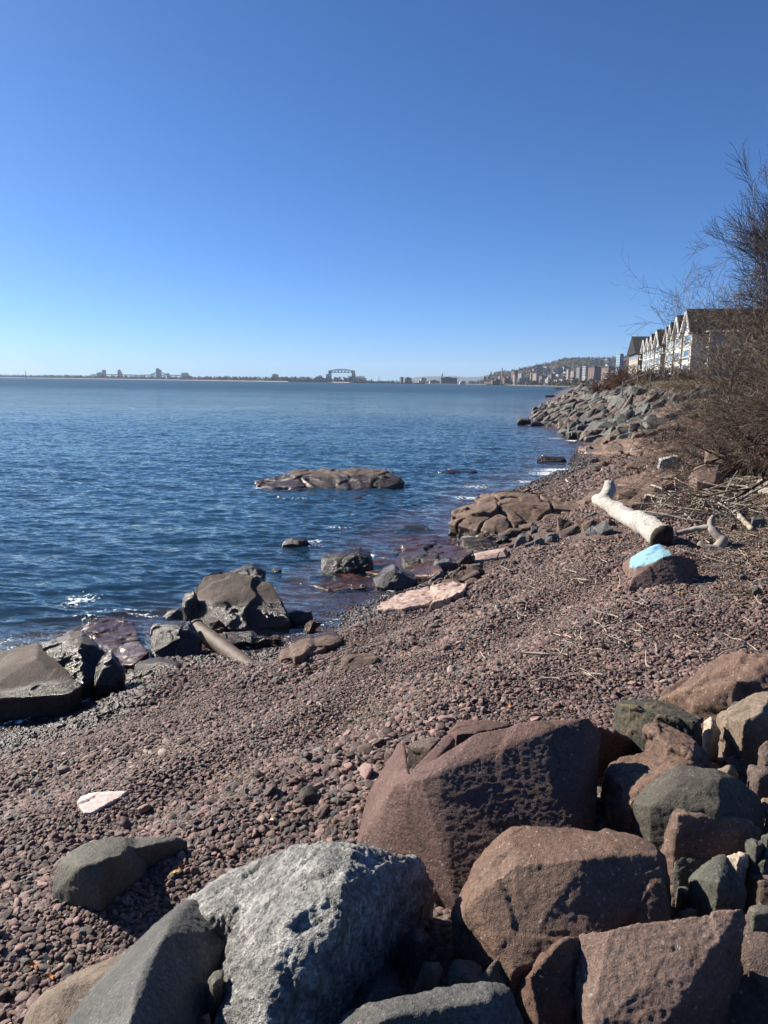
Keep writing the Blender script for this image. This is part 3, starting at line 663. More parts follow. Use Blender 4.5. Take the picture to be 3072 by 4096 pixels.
FG = [
 ('B', 'dark angular stone with a bright tip between the white boulder and the red-brown boulder', 'grey', [(920,1120,1.46),(1040,1015,1.52),(1120,1100,1.48),(1125,1200,1.4),(1060,1260,1.38),(930,1270,1.38),(1040,1110,1.55)]),
 ('B', 'yellowish grey upright stone behind the pale slab at the bottom edge', 'olive', [(1008,1455,1.5),(1080,1240,1.55),(1205,1250,1.55),(1212,1330,1.52),(1160,1430,1.5),(1140,1290,1.6)]),
 ('B', 'squarish grey-green stone behind the pale slab at the bottom edge', 'olive', [(1235,1430,1.5),(1250,1300,1.5),(1290,1245,1.52),(1400,1250,1.52),(1470,1290,1.5),(1420,1400,1.52),(1330,1320,1.56)]),
 ('B', 'long grey-brown stone leaning left of the orange-edged wedge', 'olive', [(1385,1400,1.52),(1560,1230,1.56),(1640,1260,1.52),(1655,1380,1.48),(1500,1400,1.52)]),
 ('B', 'smooth dark blue-grey stone in the gap under the white boulder', 'grey', [(510,1570,1.4),(600,1400,1.42),(800,1290,1.4),(920,1330,1.38),(950,1460,1.42),(700,1540,1.5),(780,1400,1.5),(600,1640,1.42)]),
 ('B', 'small grey stone poking up at the bottom edge under the white boulder', 'grey', [(340,1670,1.42),(430,1572,1.46),(470,1650,1.42),(400,1740,1.42)]),
 ('A', 'rounded speckled stone wedged between the dark grey boulder and the white boulder', 'olive', [(1332,1400,1.56),(1380,1320,1.58),(1450,1300,1.57),(1440,1360,1.6),(1370,1510,1.54),(1340,1500,1.54),(1380,1400,1.63)]),
 ('A', 'small reddish stone at the bottom edge right of the dark grey boulder', 'redslabc', [(1285,1690,1.5),(1290,1600,1.54),(1360,1572,1.55),(1370,1640,1.52),(1330,1620,1.57)]),
 ('B', 'dark brown lump in shadow behind the right shoulder of the white boulder', 'brown', [(1150,760,1.4),(1230,722,1.42),(1290,735,1.42),(1310,800,1.38),(1220,860,1.34),(1130,830,1.36)]),
 ('B', 'shaded blue-grey stone in the deep gap right of the white boulder', 'grey', [(1050,900,1.32),(1150,800,1.34),(1220,830,1.34),(1180,960,1.28),(1080,1010,1.28)]),
 ('C', 'flat green-topped stone beside the red-brown boulder', 'green', [(1040,590,1.64),(1150,565,1.66),(1290,575,1.66),(1290,620,1.64),(1160,700,1.58),(1080,660,1.6)]),
 ('C', 'green triangular stone in the gap right of the red-brown boulder', 'green', [(1068,770,1.56),(1120,765,1.58),(1175,810,1.56),(1225,890,1.5),(1090,895,1.5),(1130,820,1.62)]),
 ('C', 'small grey-green stone touching the top edge of the pinkish slab', 'green', [(1045,1000,1.6),(1080,930,1.64),(1150,903,1.65),(1205,915,1.64),(1200,980,1.6),(1130,950,1.68)]),
 ('C', 'flat grey-green stone half under the pinkish slab', 'green', [(1230,860,1.58),(1300,885,1.6),(1420,920,1.6),(1300,965,1.6),(1250,950,1.58),(1320,915,1.63)]),
 ('C', 'grey-green stone standing taller than its neighbours above the pinkish slab', 'green', [(1145,710,1.68),(1170,680,1.70),(1250,620,1.76),(1330,565,1.8),(1380,560,1.8),(1440,640,1.78),(1500,760,1.72),(1530,800,1.68),(1500,880,1.62),(1440,912,1.6),(1310,872,1.62),(1200,800,1.64),(1340,740,1.84),(1400,830,1.76)]),
 ('C', 'cream rounded stone above the grey-green standing stone', 'cream', [(1385,565,1.74),(1470,545,1.76),(1530,560,1.75),(1520,645,1.7),(1430,625,1.72),(1470,580,1.78)]),
 ('C', 'angular green stone above the cream stone at the right edge', 'green', [(1508,455,1.8),(1560,448,1.82),(1655,490,1.8),(1605,585,1.75),(1520,545,1.76),(1590,500,1.84)]),
 ('C', 'pale green rounded stone at the right edge below the angular green stone', 'green', [(1540,645,1.7),(1590,565,1.73),(1659,540,1.75),(1740,590,1.74),(1700,670,1.7),(1640,600,1.78)]),
 ('C', 'small round green stone at the right edge beside the brown boulder', 'green', [(1610,440,1.84),(1659,405,1.85),(1720,430,1.85),(1700,480,1.83),(1660,440,1.88)]),
 ('C', 'rough brown stone at the right edge below the pale green stone', 'brown', [(1480,650,1.66),(1620,650,1.7),(1750,660,1.72),(1750,870,1.64),(1540,770,1.6),(1620,740,1.7)]),
 ('C', 'pale grey flat stone at the right edge on top of the shaded block', 'olive', [(1540,905,1.78),(1600,885,1.8),(1740,880,1.82),(1740,960,1.8),(1570,940,1.79)]),
 ('D', 'cream stone in the dark gap right of the mossy block', 'cream', [(1240,525,1.72),(1290,497,1.76),(1330,540,1.74),(1355,600,1.66),(1340,660,1.6),(1250,650,1.6),(1290,560,1.78)]),
 ('D', 'orange-tan stone peeping over the smooth green-brown boulder', 'tan', [(1335,835,1.82),(1410,800,1.86),(1450,830,1.84),(1480,880,1.78),(1400,850,1.84)]),
 ('D', 'grey flat stone wedged between the two red boulders at the right edge', 'grey', [(1398,440,1.68),(1440,392,1.72),(1490,370,1.73),(1512,388,1.72),(1450,445,1.7)]),
 ('D', 'brown angular stone at the right edge above the smooth green-brown boulder', 'brown', [(1535,810,1.84),(1640,830,1.86),(1740,820,1.86),(1740,1010,1.76),(1600,1005,1.76),(1540,950,1.78),(1600,900,1.86)]),
 ('D', 'rugged grey-brown stone high at the right edge beside the black gap', 'brown', [(1595,700,1.86),(1659,640,1.9),(1760,650,1.9),(1760,800,1.82),(1640,810,1.82),(1610,780,1.82)]),
 ('D', 'tan stone at the right edge below the brown angular stone', 'tan', [(1612,1025,1.76),(1700,1015,1.78),(1760,1040,1.78),(1740,1130,1.72),(1650,1110,1.72)]),
 ('D', 'dark blue-grey stone deep in the black gap at the right', 'grey', [(1370,760,1.6),(1450,730,1.62),(1520,770,1.6),(1530,860,1.54),(1420,840,1.56)]),
 ('D', 'small orange pebble-like stone at the right edge beside the green-brown boulder', 'redslabb', [(1640,1170,1.76),(1680,1150,1.78),(1740,1170,1.78),(1700,1215,1.74)]),
]
for t, lab, mt, pts in FG:
    rock('stone', lab, [Z(t, *pts)], mt, vox=.008, smooth=1, amp=.007, freq=9, drop=.35, cat='stone', fine=(.0025, 45))
rock('boulder', 'rugged brown boulder with a ridge between the big slab and the green-brown boulder', [
  Z('D', (580,1050,1.5),(600,850,1.66),(680,780,1.72),(820,740,1.74),(900,700,1.78),(1100,700,1.84),(1300,780,1.82),(1380,830,1.76),(1070,830,1.86),(950,900,1.86),(770,1050,1.74),(830,1160,1.62),(950,1240,1.5),(940,1330,1.42),(860,1300,1.4),(600,1250,1.36),(590,1130,1.44),(660,900,1.74),(650,1080,1.62)),
  Z('D', (860,680,1.74),(865,575,1.84),(905,540,1.86),(1050,570,1.86),(1200,650,1.86),(1290,750,1.8),(1180,760,1.88),(1000,680,1.9))],
  'redslabb', vox=.009, smooth=2, amp=.022, freq=5, drop=.7, fine=(.007, 24))
rock('boulder', 'dark mossy block with an ochre left edge at the top of the rock pile', [
  Z('D', (668,395,1.72),(700,388,1.76),(900,390,1.78),(1060,430,1.82),(1232,510,1.84),(1240,560,1.8),(1235,650,1.7),(860,690,1.5),(740,605,1.5),(690,585,1.5),(710,420,1.8),(950,475,1.9),(1200,530,1.92),(715,600,1.55))],
  'darkgreen', vox=.009, smooth=1, amp=.016, freq=5, drop=.5, fine=(.006, 26))
M['greenbrown'] = rockmat('green_brown_rock', (.055,.05,.037), (.085,.077,.06), (.125,.112,.088), 2.2, 70, .8, .72, glint_speck=.2)
rock('boulder', 'smooth green-brown pointed boulder in the middle of the right-hand pile', [
  Z('D', (770,1050,1.72),(860,955,1.80),(950,880,1.86),(1070,815,1.92),(1200,820,1.94),(1330,832,1.94),(1470,892,1.88),(1600,1010,1.78),(1642,1100,1.72),(1640,1215,1.66),(1500,1200,1.7),(960,1232,1.62),(830,1150,1.66),(1050,950,1.94),(1200,1000,1.95),(1340,900,1.98),(1345,1100,1.92),(900,1080,1.82))],
  'greenbrown', vox=.009, smooth=4, hard=.4, amp=.008, freq=4, drop=.5, fine=(.003, 36))
rock('boulder', 'brown flat-faced boulder with a pale left edge below the green-brown boulder', [
  Z('D', (943,1330,1.58),(962,1220,1.68),(990,1130,1.76),(1020,1072,1.82),(1070,1063,1.86),(1240,1110,1.88),(1420,1150,1.88),(1560,1170,1.86),(1625,1235,1.8),(1612,1295,1.76),(1510,1375,1.7),(1380,1405,1.66),(1250,1405,1.66),(1080,1405,1.62),(980,1375,1.6),(1075,1130,1.86),(1060,1250,1.76))],
  'redslabc', vox=.009, smooth=1, amp=.0072, freq=5, drop=.45, fine=(.006, 26))
rock('boulder', 'long craggy red boulder at the right edge, farthest of the pile', [
  Z('D', (930,400,1.42),(1000,330,1.50),(1100,270,1.56),(1230,200,1.66),(1350,120,1.76),(1480,112,1.82),(1560,90,1.86),(1659,60,1.94),(1850,60,1.98),(1850,350,1.8),(1400,440,1.62),(1380,500,1.55),(1200,450,1.55),(1050,420,1.48),(1250,280,1.74),(1450,260,1.88),(1100,340,1.62))],
  'redslabb', vox=.018, smooth=1, amp=.04, freq=3.2, drop=.6, fine=(.010, 16))
rock('boulder', 'tan and pink boulder at the right edge below the craggy red boulder', [
  Z('D', (1333,490,1.72),(1400,458,1.78),(1500,400,1.86),(1580,340,1.92),(1700,325,1.96),(1800,600,1.8),(1659,605,1.76),(1540,655,1.68),(1400,600,1.66),(1340,560,1.66),(1500,520,1.88),(1600,480,1.94))],
  'tan', vox=.009, smooth=3, amp=.018, freq=4, drop=.5, fine=(.004, 30))
# rocks that close the pile beyond the right edge of the frame and behind the camera
for k, (x, y, w, h) in enumerate([(2.9,4.3,.8,.6),(2.6,2.9,.7,.6),(2.4,1.9,.9,.5),(.4,1.5,1.1,.4),(-.9,1.7,.9,.4),(1.4,1.4,.9,.45)]):
    me = remeshed([hull_bm(RS.normal(size=(16, 3)) * [w*.3, w*.3, h*.3] + [x, y, 1.45])], .03, 2); V = carve(me, .03, 3, 900 + k)
    me.vertices.foreach_set('co', (V - [x, y, 1.3]).astype(np.float32).ravel()); me.materials.append(M[['brown','redslabb','green','grey','olive','brown'][k]])
    o = bpy.data.objects.new('boulder', me); COL.objects.link(o); o.location = (x, y, 1.3)
    tag(o, ['brown boulder just beyond the right edge level with the tan boulder','red-brown boulder just outside the frame beside the shaded block','green boulder outside the frame at the lower right','grey boulder under the camera below the bottom edge','olive boulder outside the bottom edge at the left','brown boulder below the bottom edge near the wedge'][k], 'rock')

# ---- blue painted rock
def paint_attr(me, V, N):
    a = me.attributes.new('paint', 'FLOAT', 'POINT')
    q = [at_y(*T('K', x, y), pb[1] + d) for x, y, d in ((640,800,1.25),(830,712,.95),(930,800,.42),(650,892,.62))]
    n = np.cross(q[2] - q[0], q[1] - q[0]) + np.cross(q[3] - q[0], q[1] - q[0]); n /= np.linalg.norm(n); n = n if n[2] > 0 else -n
    print('paint normal', n)
    h = (V - (q[0] + q[2]) / 2) @ n
    w = (N @ n > .72) * (V[:, 1] > pb[1] + .36) * sstep(-.09, -.05, h + .02 * fbm(V * 7, 3, 3))
    a.data.foreach_set('value', w.astype(np.float32))
pb = hit(*T('K', 800, 1056))
KY = lambda x, y: hit(*T('K', x, y), .02)[1] - pb[1]
rock('painted_rock', 'dark red pointed rock with its upper left face painted light blue', [
  Z('K', (600,1045,.04),(612,990,.12),(655,905,.36),(760,872,.42),(860,812,.42),(930,798,.45),(1000,805,.5),(1100,830,.7),(1150,1000,.55),(1135,1045,.4),(1100,1060,.12),(1000,1068,.02),(800,1062,.0)),
  Z('K', (545,892,KY(545,892)),(556,858,KY(556,862)+.02),(640,800,1.25),(790,720,1.05),(830,711,.95),(885,730,.85),(950,790,.52),(930,800,.44),(860,814,.40),(760,874,.42),(655,893,.5),(600,900,KY(600,900)-.02))],
  'paint', vox=.015, smooth=0, hard=.5, amp=.007, freq=3, mode='y', y0=pb[1], drop=.5, fine=(.003, 34), attr=paint_attr, shrink=.0)

# ---- rocks of the shore, from their outlines
SHORE = [
 # name, label, tile, outline, mat, options
 ('boulder','biggest boulder at the water, rounded brown with a wet white left foot','J',[(925,300),(925,235),(960,180),(1000,160),(1045,153),(1080,172),(1200,183),(1290,208),(1303,245),(1330,320),(1380,395),(1340,412),(1230,428),(1100,448),(1000,425),(945,385)],'wetbrown',dict(depth=1.15,ridge=.3,tall=.5,gz=-.02,amp=.022)),
 ('boulder','shiny wet stone at the left foot of the biggest shoreline boulder','J',[(862,300),(880,265),(922,248),(945,300),(948,400),(905,412),(870,355)],'wetdark',dict(gz=.0,depth=.3)),
 ('boulder','flat-topped angular grey boulder at the left edge of the beach','J',[(-140,600),(0,545),(180,498),(215,585),(370,690),(392,704),(330,745),(0,765),(-140,770)],'wetbrown',dict(depth=1.3,ridge=.45,tall=.28,gz=.25,amp=.012,smooth=1)),
 ('boulder','craggy dark boulder behind the flat-topped boulder at the left edge','J',[(195,500),(330,450),(390,448),(505,545),(480,575),(420,690),(395,704),(230,650)],'wetdark',dict(depth=.7,gz=.18,ridge=.6,tall=.2,amp=.03,smooth=1)),
 ('boulder','small dark wedge right of the craggy dark boulder at the left edge','J',[(448,700),(450,620),(490,560),(530,538),(592,618),(575,640),(520,700)],'wetdark',dict(depth=.4,gz=.2,smooth=1)),
 ('boulder','square black wet boulder just left of the pipe','J',[(710,520),(715,430),(740,408),(830,393),(900,398),(962,480),(945,560),(800,578),(720,568)],'wetdark',dict(depth=.6,gz=.02,ridge=.5,smooth=1)),
 ('stone','tan-topped low stone at the pebble edge left of the pipe','J',[(633,600),(660,583),(760,568),(855,590),(858,612),(700,642),(640,662)],'wetbrown',dict(depth=.45,gz=.15)),
 ('bedrock','wet red bedrock ledge awash left of the square black boulder','J',[(290,455),(450,385),(530,373),(640,400),(655,470),(710,540),(640,600),(550,610),(450,540)],'wetred',dict(gz=.0,flat=True,amp=.012,vox=.025,freq=8,nseed=7,lift=.07)),
 ('flat_stone','flat red bedrock slab flush with the pebbles right of the pipe','J',[(1318,560),(1350,500),(1440,460),(1590,438),(1625,488),(1500,540),(1330,578)],'outcrop',dict(flat=True,amp=.01,vox=.02,freq=7,nseed=4)),
 ('stone','half-buried brown stone under the long curved twig','E',[(260,190),(265,115),(290,82),(500,88),(560,130),(490,155),(350,195)],'outcrop',dict(depth=.35,ridge=.5,tall=.3,smooth=1)),
 ('stone','glossy dark stone right of the biggest shoreline boulder','J',[(1355,355),(1400,338),(1480,342),(1487,380),(1400,397)],'wetblue',dict(gz=.02)),
 ('boulder','dark wet boulder peeping out behind the biggest shoreline boulder','J',[(1073,175),(1100,150),(1200,123),(1262,158),(1245,192)],'wetdark',dict(gz=.0,depth=.5)),
 ('stone','tiny dark rock awash right behind the biggest shoreline boulder','J',[(1275,165),(1300,145),(1335,148),(1335,170)],'wetdark',dict(gz=-.02)),
 ('boulder','lone black wet boulder in the water left of the bedrock ledge','J',[(1333,45),(1345,15),(1380,-2),(1450,3),(1472,35),(1400,52)],'wetdark',dict(gz=-.03)),
 ('stone','long grey stone lying in the wet hollow right of the pipe','J',[(1038,480),(1040,455),(1120,448),(1200,444),(1232,480),(1190,500)],'wetblue',dict(gz=.06)),
 ('stone','dark rounded stone at the waterline left of the biggest shoreline boulder','J',[(768,375),(790,350),(840,330),(875,355),(870,382),(790,388)],'wetdark',dict(gz=-.02)),
 ('island_rock','long low brown rock island surrounded by water','I',[(138,150),(200,128),(320,93),(450,90),(480,83),(530,98),(620,102),(700,90),(780,93),(830,118),(852,150),(780,168),(640,188),(450,190),(250,190),(160,178)],'wetbrown',dict(depth=2.8,gz=-.03,ridge=.5,tall=.3,amp=.010,vox=.06,freq=7,sink=.5,smooth=0,crack=(.07,.6))),
 ('bedrock','black submerged shelf along the near side of the rock island','I',[(180,180),(400,165),(600,165),(705,205),(690,218),(600,238),(400,238),(250,222)],'wetdark',dict(gz=-.04,flat=True,amp=.012,vox=.06,freq=9,nseed=8,lift=.05)),
 ('island_rock','low flat dark rock far out right of the rock island','I',[(1010,104),(1060,92),(1190,98),(1197,108),(1050,112)],'wetdark',dict(gz=-.02,depth=1)),
 ('bedrock','dark shelf just breaking the surface right of the rock island','I',[(733,232),(800,205),(900,188),(985,195),(1002,222),(850,245)],'wetdark',dict(gz=-.06,flat=True,amp=.012,vox=.06,freq=9,nseed=6,lift=.03)),
 ('island_rock','square-ended brown rock in the shallows off the pebble point','I',[(1478,52),(1480,32),(1510,24),(1605,30),(1615,52),(1540,58)],'wetbrown',dict(gz=-.02,depth=1)),
 ('bedrock','wet black rock awash between the outcrop and the lone black boulder','I',[(798,385),(850,350),(905,343),(960,360),(1002,390),(820,395)],'wetdark',dict(gz=-.05,depth=1.1,amp=.02)),
 ('bedrock','cracked red-brown bedrock dome beside the water, largest on the beach','G',[(190,500),(240,420),(300,360),(430,290),(560,250),(690,233),(800,245),(950,290),(1100,312),(1385,322),(1385,362),(1120,400),(1100,450),(1000,505),(870,565),(600,622),(380,560)],'outcrop',dict(depth=4.2,ridge=.38,tall=.28,amp=.012,vox=.035,freq=7,smooth=0,crack=(.13,.95))),
 ('bedrock','flat cracked red bedrock ledge below the dome, running into the water','I',[(640,575),(690,525),(760,490),(860,425),(930,408),(1000,403),(1080,428),(1180,478),(1120,540),(1000,590),(800,600)],'wetred',dict(gz=.05,flat=True,amp=.008,vox=.035,freq=9,smooth=0,nseed=10,lift=.085)),
 ('boulder','wet black block with a white glinting end at the tip of the bedrock ledge','I',[(458,590),(460,505),(560,470),(640,460),(692,480),(700,540),(600,592),(500,602)],'wetdark',dict(gz=-.05,depth=.8,ridge=.5,tall=.2)),
 ('bedrock','dark red bedrock awash in the shallows below the glinting block','I',[(390,605),(450,580),(600,580),(700,610),(720,650),(500,665),(400,640)],'wetred',dict(gz=-.05,flat=True,amp=.012,vox=.03,freq=8,nseed=6,lift=.05)),
 ('boulder','blue-grey triangular boulder at the water below the bedrock ledge','I',[(703,612),(750,560),(800,543),(900,588),(917,612),(870,645),(760,658),(718,648)],'wetblue',dict(depth=.7,gz=.02,smooth=1)),
 ('boulder','brown split block leaning on the flat bedrock ledge','I',[(838,545),(840,508),(900,493),(1010,488),(1022,520),(975,592),(910,594)],'wetbrown',dict(depth=.7,smooth=1)),
 ('stone','grey stone right of the brown split block','I',[(970,562),(1000,520),(1060,513),(1112,545),(1080,580),(1000,592)],'wetblue',dict(smooth=1)),
 ('stone','tilted grey slab behind the pale pink boulder','I',[(943,642),(1020,568),(1062,610),(1050,642)],'wetblue',dict(smooth=1)),
 ('flat_rock','pale pink pitted flat rock on the pebbles by the shore','I',[(708,755),(740,720),(830,680),(980,640),(1090,623),(1152,635),(1132,668),(1000,722),(850,750)],'pink',dict(flat=True,amp=.012,vox=.02,freq=9,nseed=3,lift=.10)),
 ('flat_rock','smaller pale pink flat rock above the pitted one','I',[(1178,530),(1180,488),(1330,463),(1345,490),(1230,520)],'pink',dict(depth=1.0,amp=.01,sink=.15)),
 ('boulder','brown block with a flat top beneath the bedrock dome','I',[(1115,415),(1180,412),(1250,420),(1300,450),(1270,470),(1190,485),(1120,457)],'wetbrown',dict(depth=.9,smooth=1)),
 ('boulder','rounded grey boulder at the left foot of the bedrock dome','I',[(1055,402),(1062,365),(1110,330),(1162,370),(1150,402)],'wetblue',dict(smooth=3)),
 ('boulder','brown rounded rock beside the grey boulder at the foot of the dome','I',[(1158,385),(1220,348),(1262,365),(1270,392),(1200,402)],'wetbrown',dict(smooth=2)),
 ('flat_stone','light-topped flat stone lying on the brown block below the dome','I',[(1118,410),(1240,388),(1215,415),(1150,424)],'paleblock',dict(flat=True,smooth=1,depth=.6)),  # pale material puts the sunlight on this top into the colour
 ('boulder','brown wedge with a dark right side at the middle foot of the dome','I',[(1292,430),(1300,398),(1350,368),(1412,370),(1390,398),(1320,428)],'wetbrown',dict(smooth=1)),
 ('boulder','grey-green slanted boulder in the stone row','G',[(722,715),(770,600),(800,585),(870,590),(905,630),(840,680),(780,715)],'wetblue',dict(smooth=1)),
 ('stone','grey-green low stone in the row right of the slanted boulder','G',[(828,685),(960,612),(992,650),(920,692)],'wetblue',dict(smooth=1)),
 ('stone','blue-grey dark stone left of the brown brick-shaped boulder','G',[(985,630),(1010,590),(1075,575),(1118,615),(1110,640),(1020,645)],'wetblue',dict(smooth=1)),
 ('boulder','brown brick-shaped boulder in the stone row','G',[(1113,630),(1115,572),(1270,498),(1322,572),(1180,628)],'wetbrown',dict(smooth=1,depth=.55)),
 ('boulder','brown tent-shaped boulder near the far end of the driftwood log','G',[(1290,510),(1390,448),(1495,490),(1505,525),(1345,577),(1315,572)],'outcrop',dict(smooth=1,depth=.6)),
 ('stone','small round stone in front of the grey-green slanted boulder','G',[(770,718),(800,675),(845,690),(840,718)],'wetbrown',dict()),
 ('stone','small grey triangular stone alone on the pebbles right of the pale rocks','G',[(608,865),(645,810),(672,855),(640,875)],'wetblue',dict(smooth=1)),
 ('stone','small pointed tan stone left of the lone triangular stone','G',[(258,915),(310,835),(352,870),(345,895)],'wetbrown',dict(smooth=1)),
 ('stone','flat grey stone beside the smaller pale pink flat rock','G',[(350,895),(370,845),(460,830),(478,855),(400,885)],'wetblue',dict(smooth=1)),
 ('stone','pale blue-green rounded stone at the top of the pitted pink rock','G',[(228,975),(250,942),(310,938),(338,965),(330,995),(260,1000)],'paleblock',dict()),
 ('stone','dark stone behind the smaller pale pink flat rock','G',[(305,830),(330,790),(405,755),(412,830),(350,842)],'wetblue',dict(smooth=1)),
 ('stone','slim grey stone above the pale blue-green stone','G',[(175,940),(215,905),(262,910),(258,935),(200,955)],'wetblue',dict()),
 ('stone','thin flat stone at the right end of the brown tent-shaped boulder','G',[(1500,520),(1520,460),(1580,500),(1600,530),(1540,535)],'outcrop',dict(smooth=1)),
 ('stone','grey stone leaning on the bedrock behind the brown tent-shaped boulder','G',[(1318,460),(1350,430),(1420,400),(1430,440),(1340,470)],'wetblue',dict(smooth=1)),
 # middle distance
 ('bedrock','broad red bedrock shelf with a dark hollow beyond the driftwood log','K',[(225,385),(300,330),(400,268),(520,220),(700,180),(830,155),(1000,150),(1092,170),(1080,205),(900,260),(760,330),(700,400),(560,420),(400,430)],'outcrop',dict(flat=True,amp=.010,vox=.05,freq=9,smooth=0,nseed=9,lift=.14)),
 ('boulder','dark overhanging lump of bedrock right behind the driftwood stump','K',[(500,420),(510,310),(600,285),(700,300),(720,340),(705,395),(600,425)],'outcrop',dict(depth=.9,smooth=2)),
 ('boulder','tan flat boulder on the shelf left of the driftwood tangle','K',[(742,290),(770,245),(850,235),(930,240),(960,290),(880,335),(760,330)],'outcrop',dict(depth=1.2,smooth=2)),
 ('boulder','small tan boulder below the flat one on the shelf','K',[(712,375),(722,330),(780,318),(850,330),(862,370),(790,395)],'tan',dict(smooth=2)),
 ('stone','grey upright stone among driftwood right of the log','K',[(685,445),(700,400),(715,380),(750,420),(740,450)],'wetblue',dict(smooth=1)),
 ('boulder','pale grey-green square block standing on the bedrock','K',[(820,163),(830,68),(940,38),(972,45),(1050,138),(1000,150),(960,158)],'paleblock',dict(depth=1.3,smooth=1,ridge=.25,tall=.08)),
 ('bedrock','red bedrock mound left of the pale square block','L',[(768,565),(800,535),(880,500),(1000,450),(1040,430),(1100,420),(1190,440),(1180,490),(1000,520),(975,560),(900,572)],'outcrop',dict(depth=5,amp=.012,vox=.06,freq=8,smooth=0,ridge=.5,crack=(.08,.5))),
 ('bedrock','red bedrock mound higher up behind the pale square block','L',[(880,500),(900,450),(960,415),(1080,402),(1140,420),(1260,480),(1270,540),(1150,580),(1090,520)],'outcrop',dict(depth=4,y0=30,amp=.012,vox=.07,freq=8,smooth=0,crack=(.08,.5))),
 ('boulder','tan-pink rounded boulder under the brush','L',[(1270,545),(1272,465),(1290,452),(1360,450),(1440,460),(1450,530),(1380,552)],'redslabc',dict(depth=1.6,y0=22)),
 ('boulder','tan mottled boulder right of the pale square block','K',[(1060,210),(1100,130),(1180,105),(1290,115),(1330,200),(1250,250),(1120,245)],'redslabc',dict(depth=1.6,y0=19)),
 ('log_end','pale weathered boulder face deep in the brush','L',[(1450,520),(1440,480),(1500,470),(1600,515),(1620,550),(1500,550)],'cream',dict(depth=1,y0=23)),
 ('bedrock','long flat red ledge at the waterline below the riprap','H',[(640,625),(660,590),(800,580),(1000,560),(1250,555),(1330,590),(1200,625),(1050,630),(850,648),(700,645)],'outcrop',dict(gz=.0,flat=True,amp=.006,vox=.08,freq=14,nseed=12,lift=.22,smooth=0)),
 ('bedrock','second red ledge above the waterline ledge','H',[(900,560),(960,530),(1100,515),(1300,530),(1340,570),(1200,580),(960,575)],'outcrop',dict(flat=True,amp=.006,vox=.08,freq=14,nseed=9,lift=.18,smooth=0)),
 ('bedrock','red rock ledge sticking out at the foot of the riprap bank','H',[(690,560),(720,530),(800,505),(900,495),(900,530),(850,575),(760,580)],'outcrop',dict(gz=.1,flat=True,vox=.08,smooth=0,nseed=6,lift=.15)),
 ('bedrock','small stepped ledge at the top of the beach','H',[(1225,430),(1230,412),(1390,400),(1400,425),(1300,445)],'outcrop',dict(depth=2,vox=.08,smooth=1)),
 ('boulder','grey-green conical stone on the upper pebbles','H',[(1052,648),(1090,605),(1125,602),(1152,635),(1120,650)],'paleblock',dict(smooth=1)),
 ('boulder','long pale slab lying on pebbles below the riprap','H',[(965,505),(985,475),(1060,430),(1130,415),(1150,425),(1080,465),(1035,505)],'rip1',dict(smooth=1,depth=3)),
 ('boulder','white glinting wet boulder at the foot of the riprap in the water','H',[(568,520),(600,478),(640,480),(640,525),(610,540)],'wetdark',dict(gz=-.02)),
 ('boulder','grooved brown boulder beside the glinting wet boulder','H',[(688,535),(710,480),(760,455),(810,465),(815,490),(750,525)],'wetbrown',dict(smooth=1)),
 ('boulder','dark cracked boulder at the bottom corner of the riprap','H',[(625,480),(635,410),(680,400),(740,415),(745,455),(700,490),(660,500)],'rip3',dict(smooth=1)),
 ('boulder','brown square boulder at the outermost tip of the riprap','H',[(145,402),(150,368),(170,358),(240,360),(262,378),(255,410),(180,412)],'wetbrown',dict(gz=.0,smooth=1)),
 ('boulder','black stump-like boulder standing at the tip of the riprap','H',[(268,302),(268,278),(285,262),(305,262),(322,280),(320,305),(290,308)],'wetdark',dict(gz=.15,smooth=2)),
 ('boulder','dark low boulder right of the outermost brown square one','H',[(258,412),(262,395),(300,382),(360,400),(380,425),(320,425)],'wetdark',dict(gz=.0,smooth=1)),
 ('island_rock','small dark skerry in the far water beyond the point','H',[(445,118),(470,105),(515,108),(520,118)],'wetdark',dict(gz=.0,depth=3)),
 ('boulder','dark low rock dry on the far rocky point','H',[(370,182),(375,168),(440,162),(470,175),(420,184)],'wetdark',dict(gz=.0,depth=2)),
 ('stone','grey stone at the right edge beside the fallen leaves','F',[(1350,850),(1360,800),(1400,782),(1410,830),(1390,852)],'wetbrown',dict()),
 ('boulder','dark slate block half hidden in leaf litter at the right','F',[(1520,800),(1530,745),(1620,740),(1650,790),(1640,822),(1560,818)],'wetblue',dict(smooth=1)),
 ('stone','brown angular stone near the root among leaf litter','F',[(1000,770),(1030,730),(1080,708),(1092,735),(1040,772)],'wetbrown',dict(smooth=1)),
 ('flat_stone','long brown flat stone below the painted rock at the right','K',[(1365,1030),(1370,1000),(1450,998),(1618,1008),(1622,1035),(1500,1040)],'brown',dict(smooth=1,depth=.3)),
 ('stone','dark green stone above the long flat stone at the right','K',[(1430,995),(1445,950),(1480,935),(1520,985),(1480,1000)],'green',dict(smooth=1)),
 ('stone','pale tan stone at the right edge beside the long flat stone','K',[(1560,1000),(1580,978),(1640,965),(1700,968),(1700,1010),(1620,1015)],'tan',dict()),
 ('stone','grey-green fist-sized stone below the long flat stone','K',[(1535,1110),(1540,1060),(1580,1040),(1615,1060),(1620,1100),(1580,1120)],'green',dict(smooth=1)),
]
for nm, lab, t, ol, mt, op in SHORE:
    autorock(nm, lab, t, ol, mt, **op)

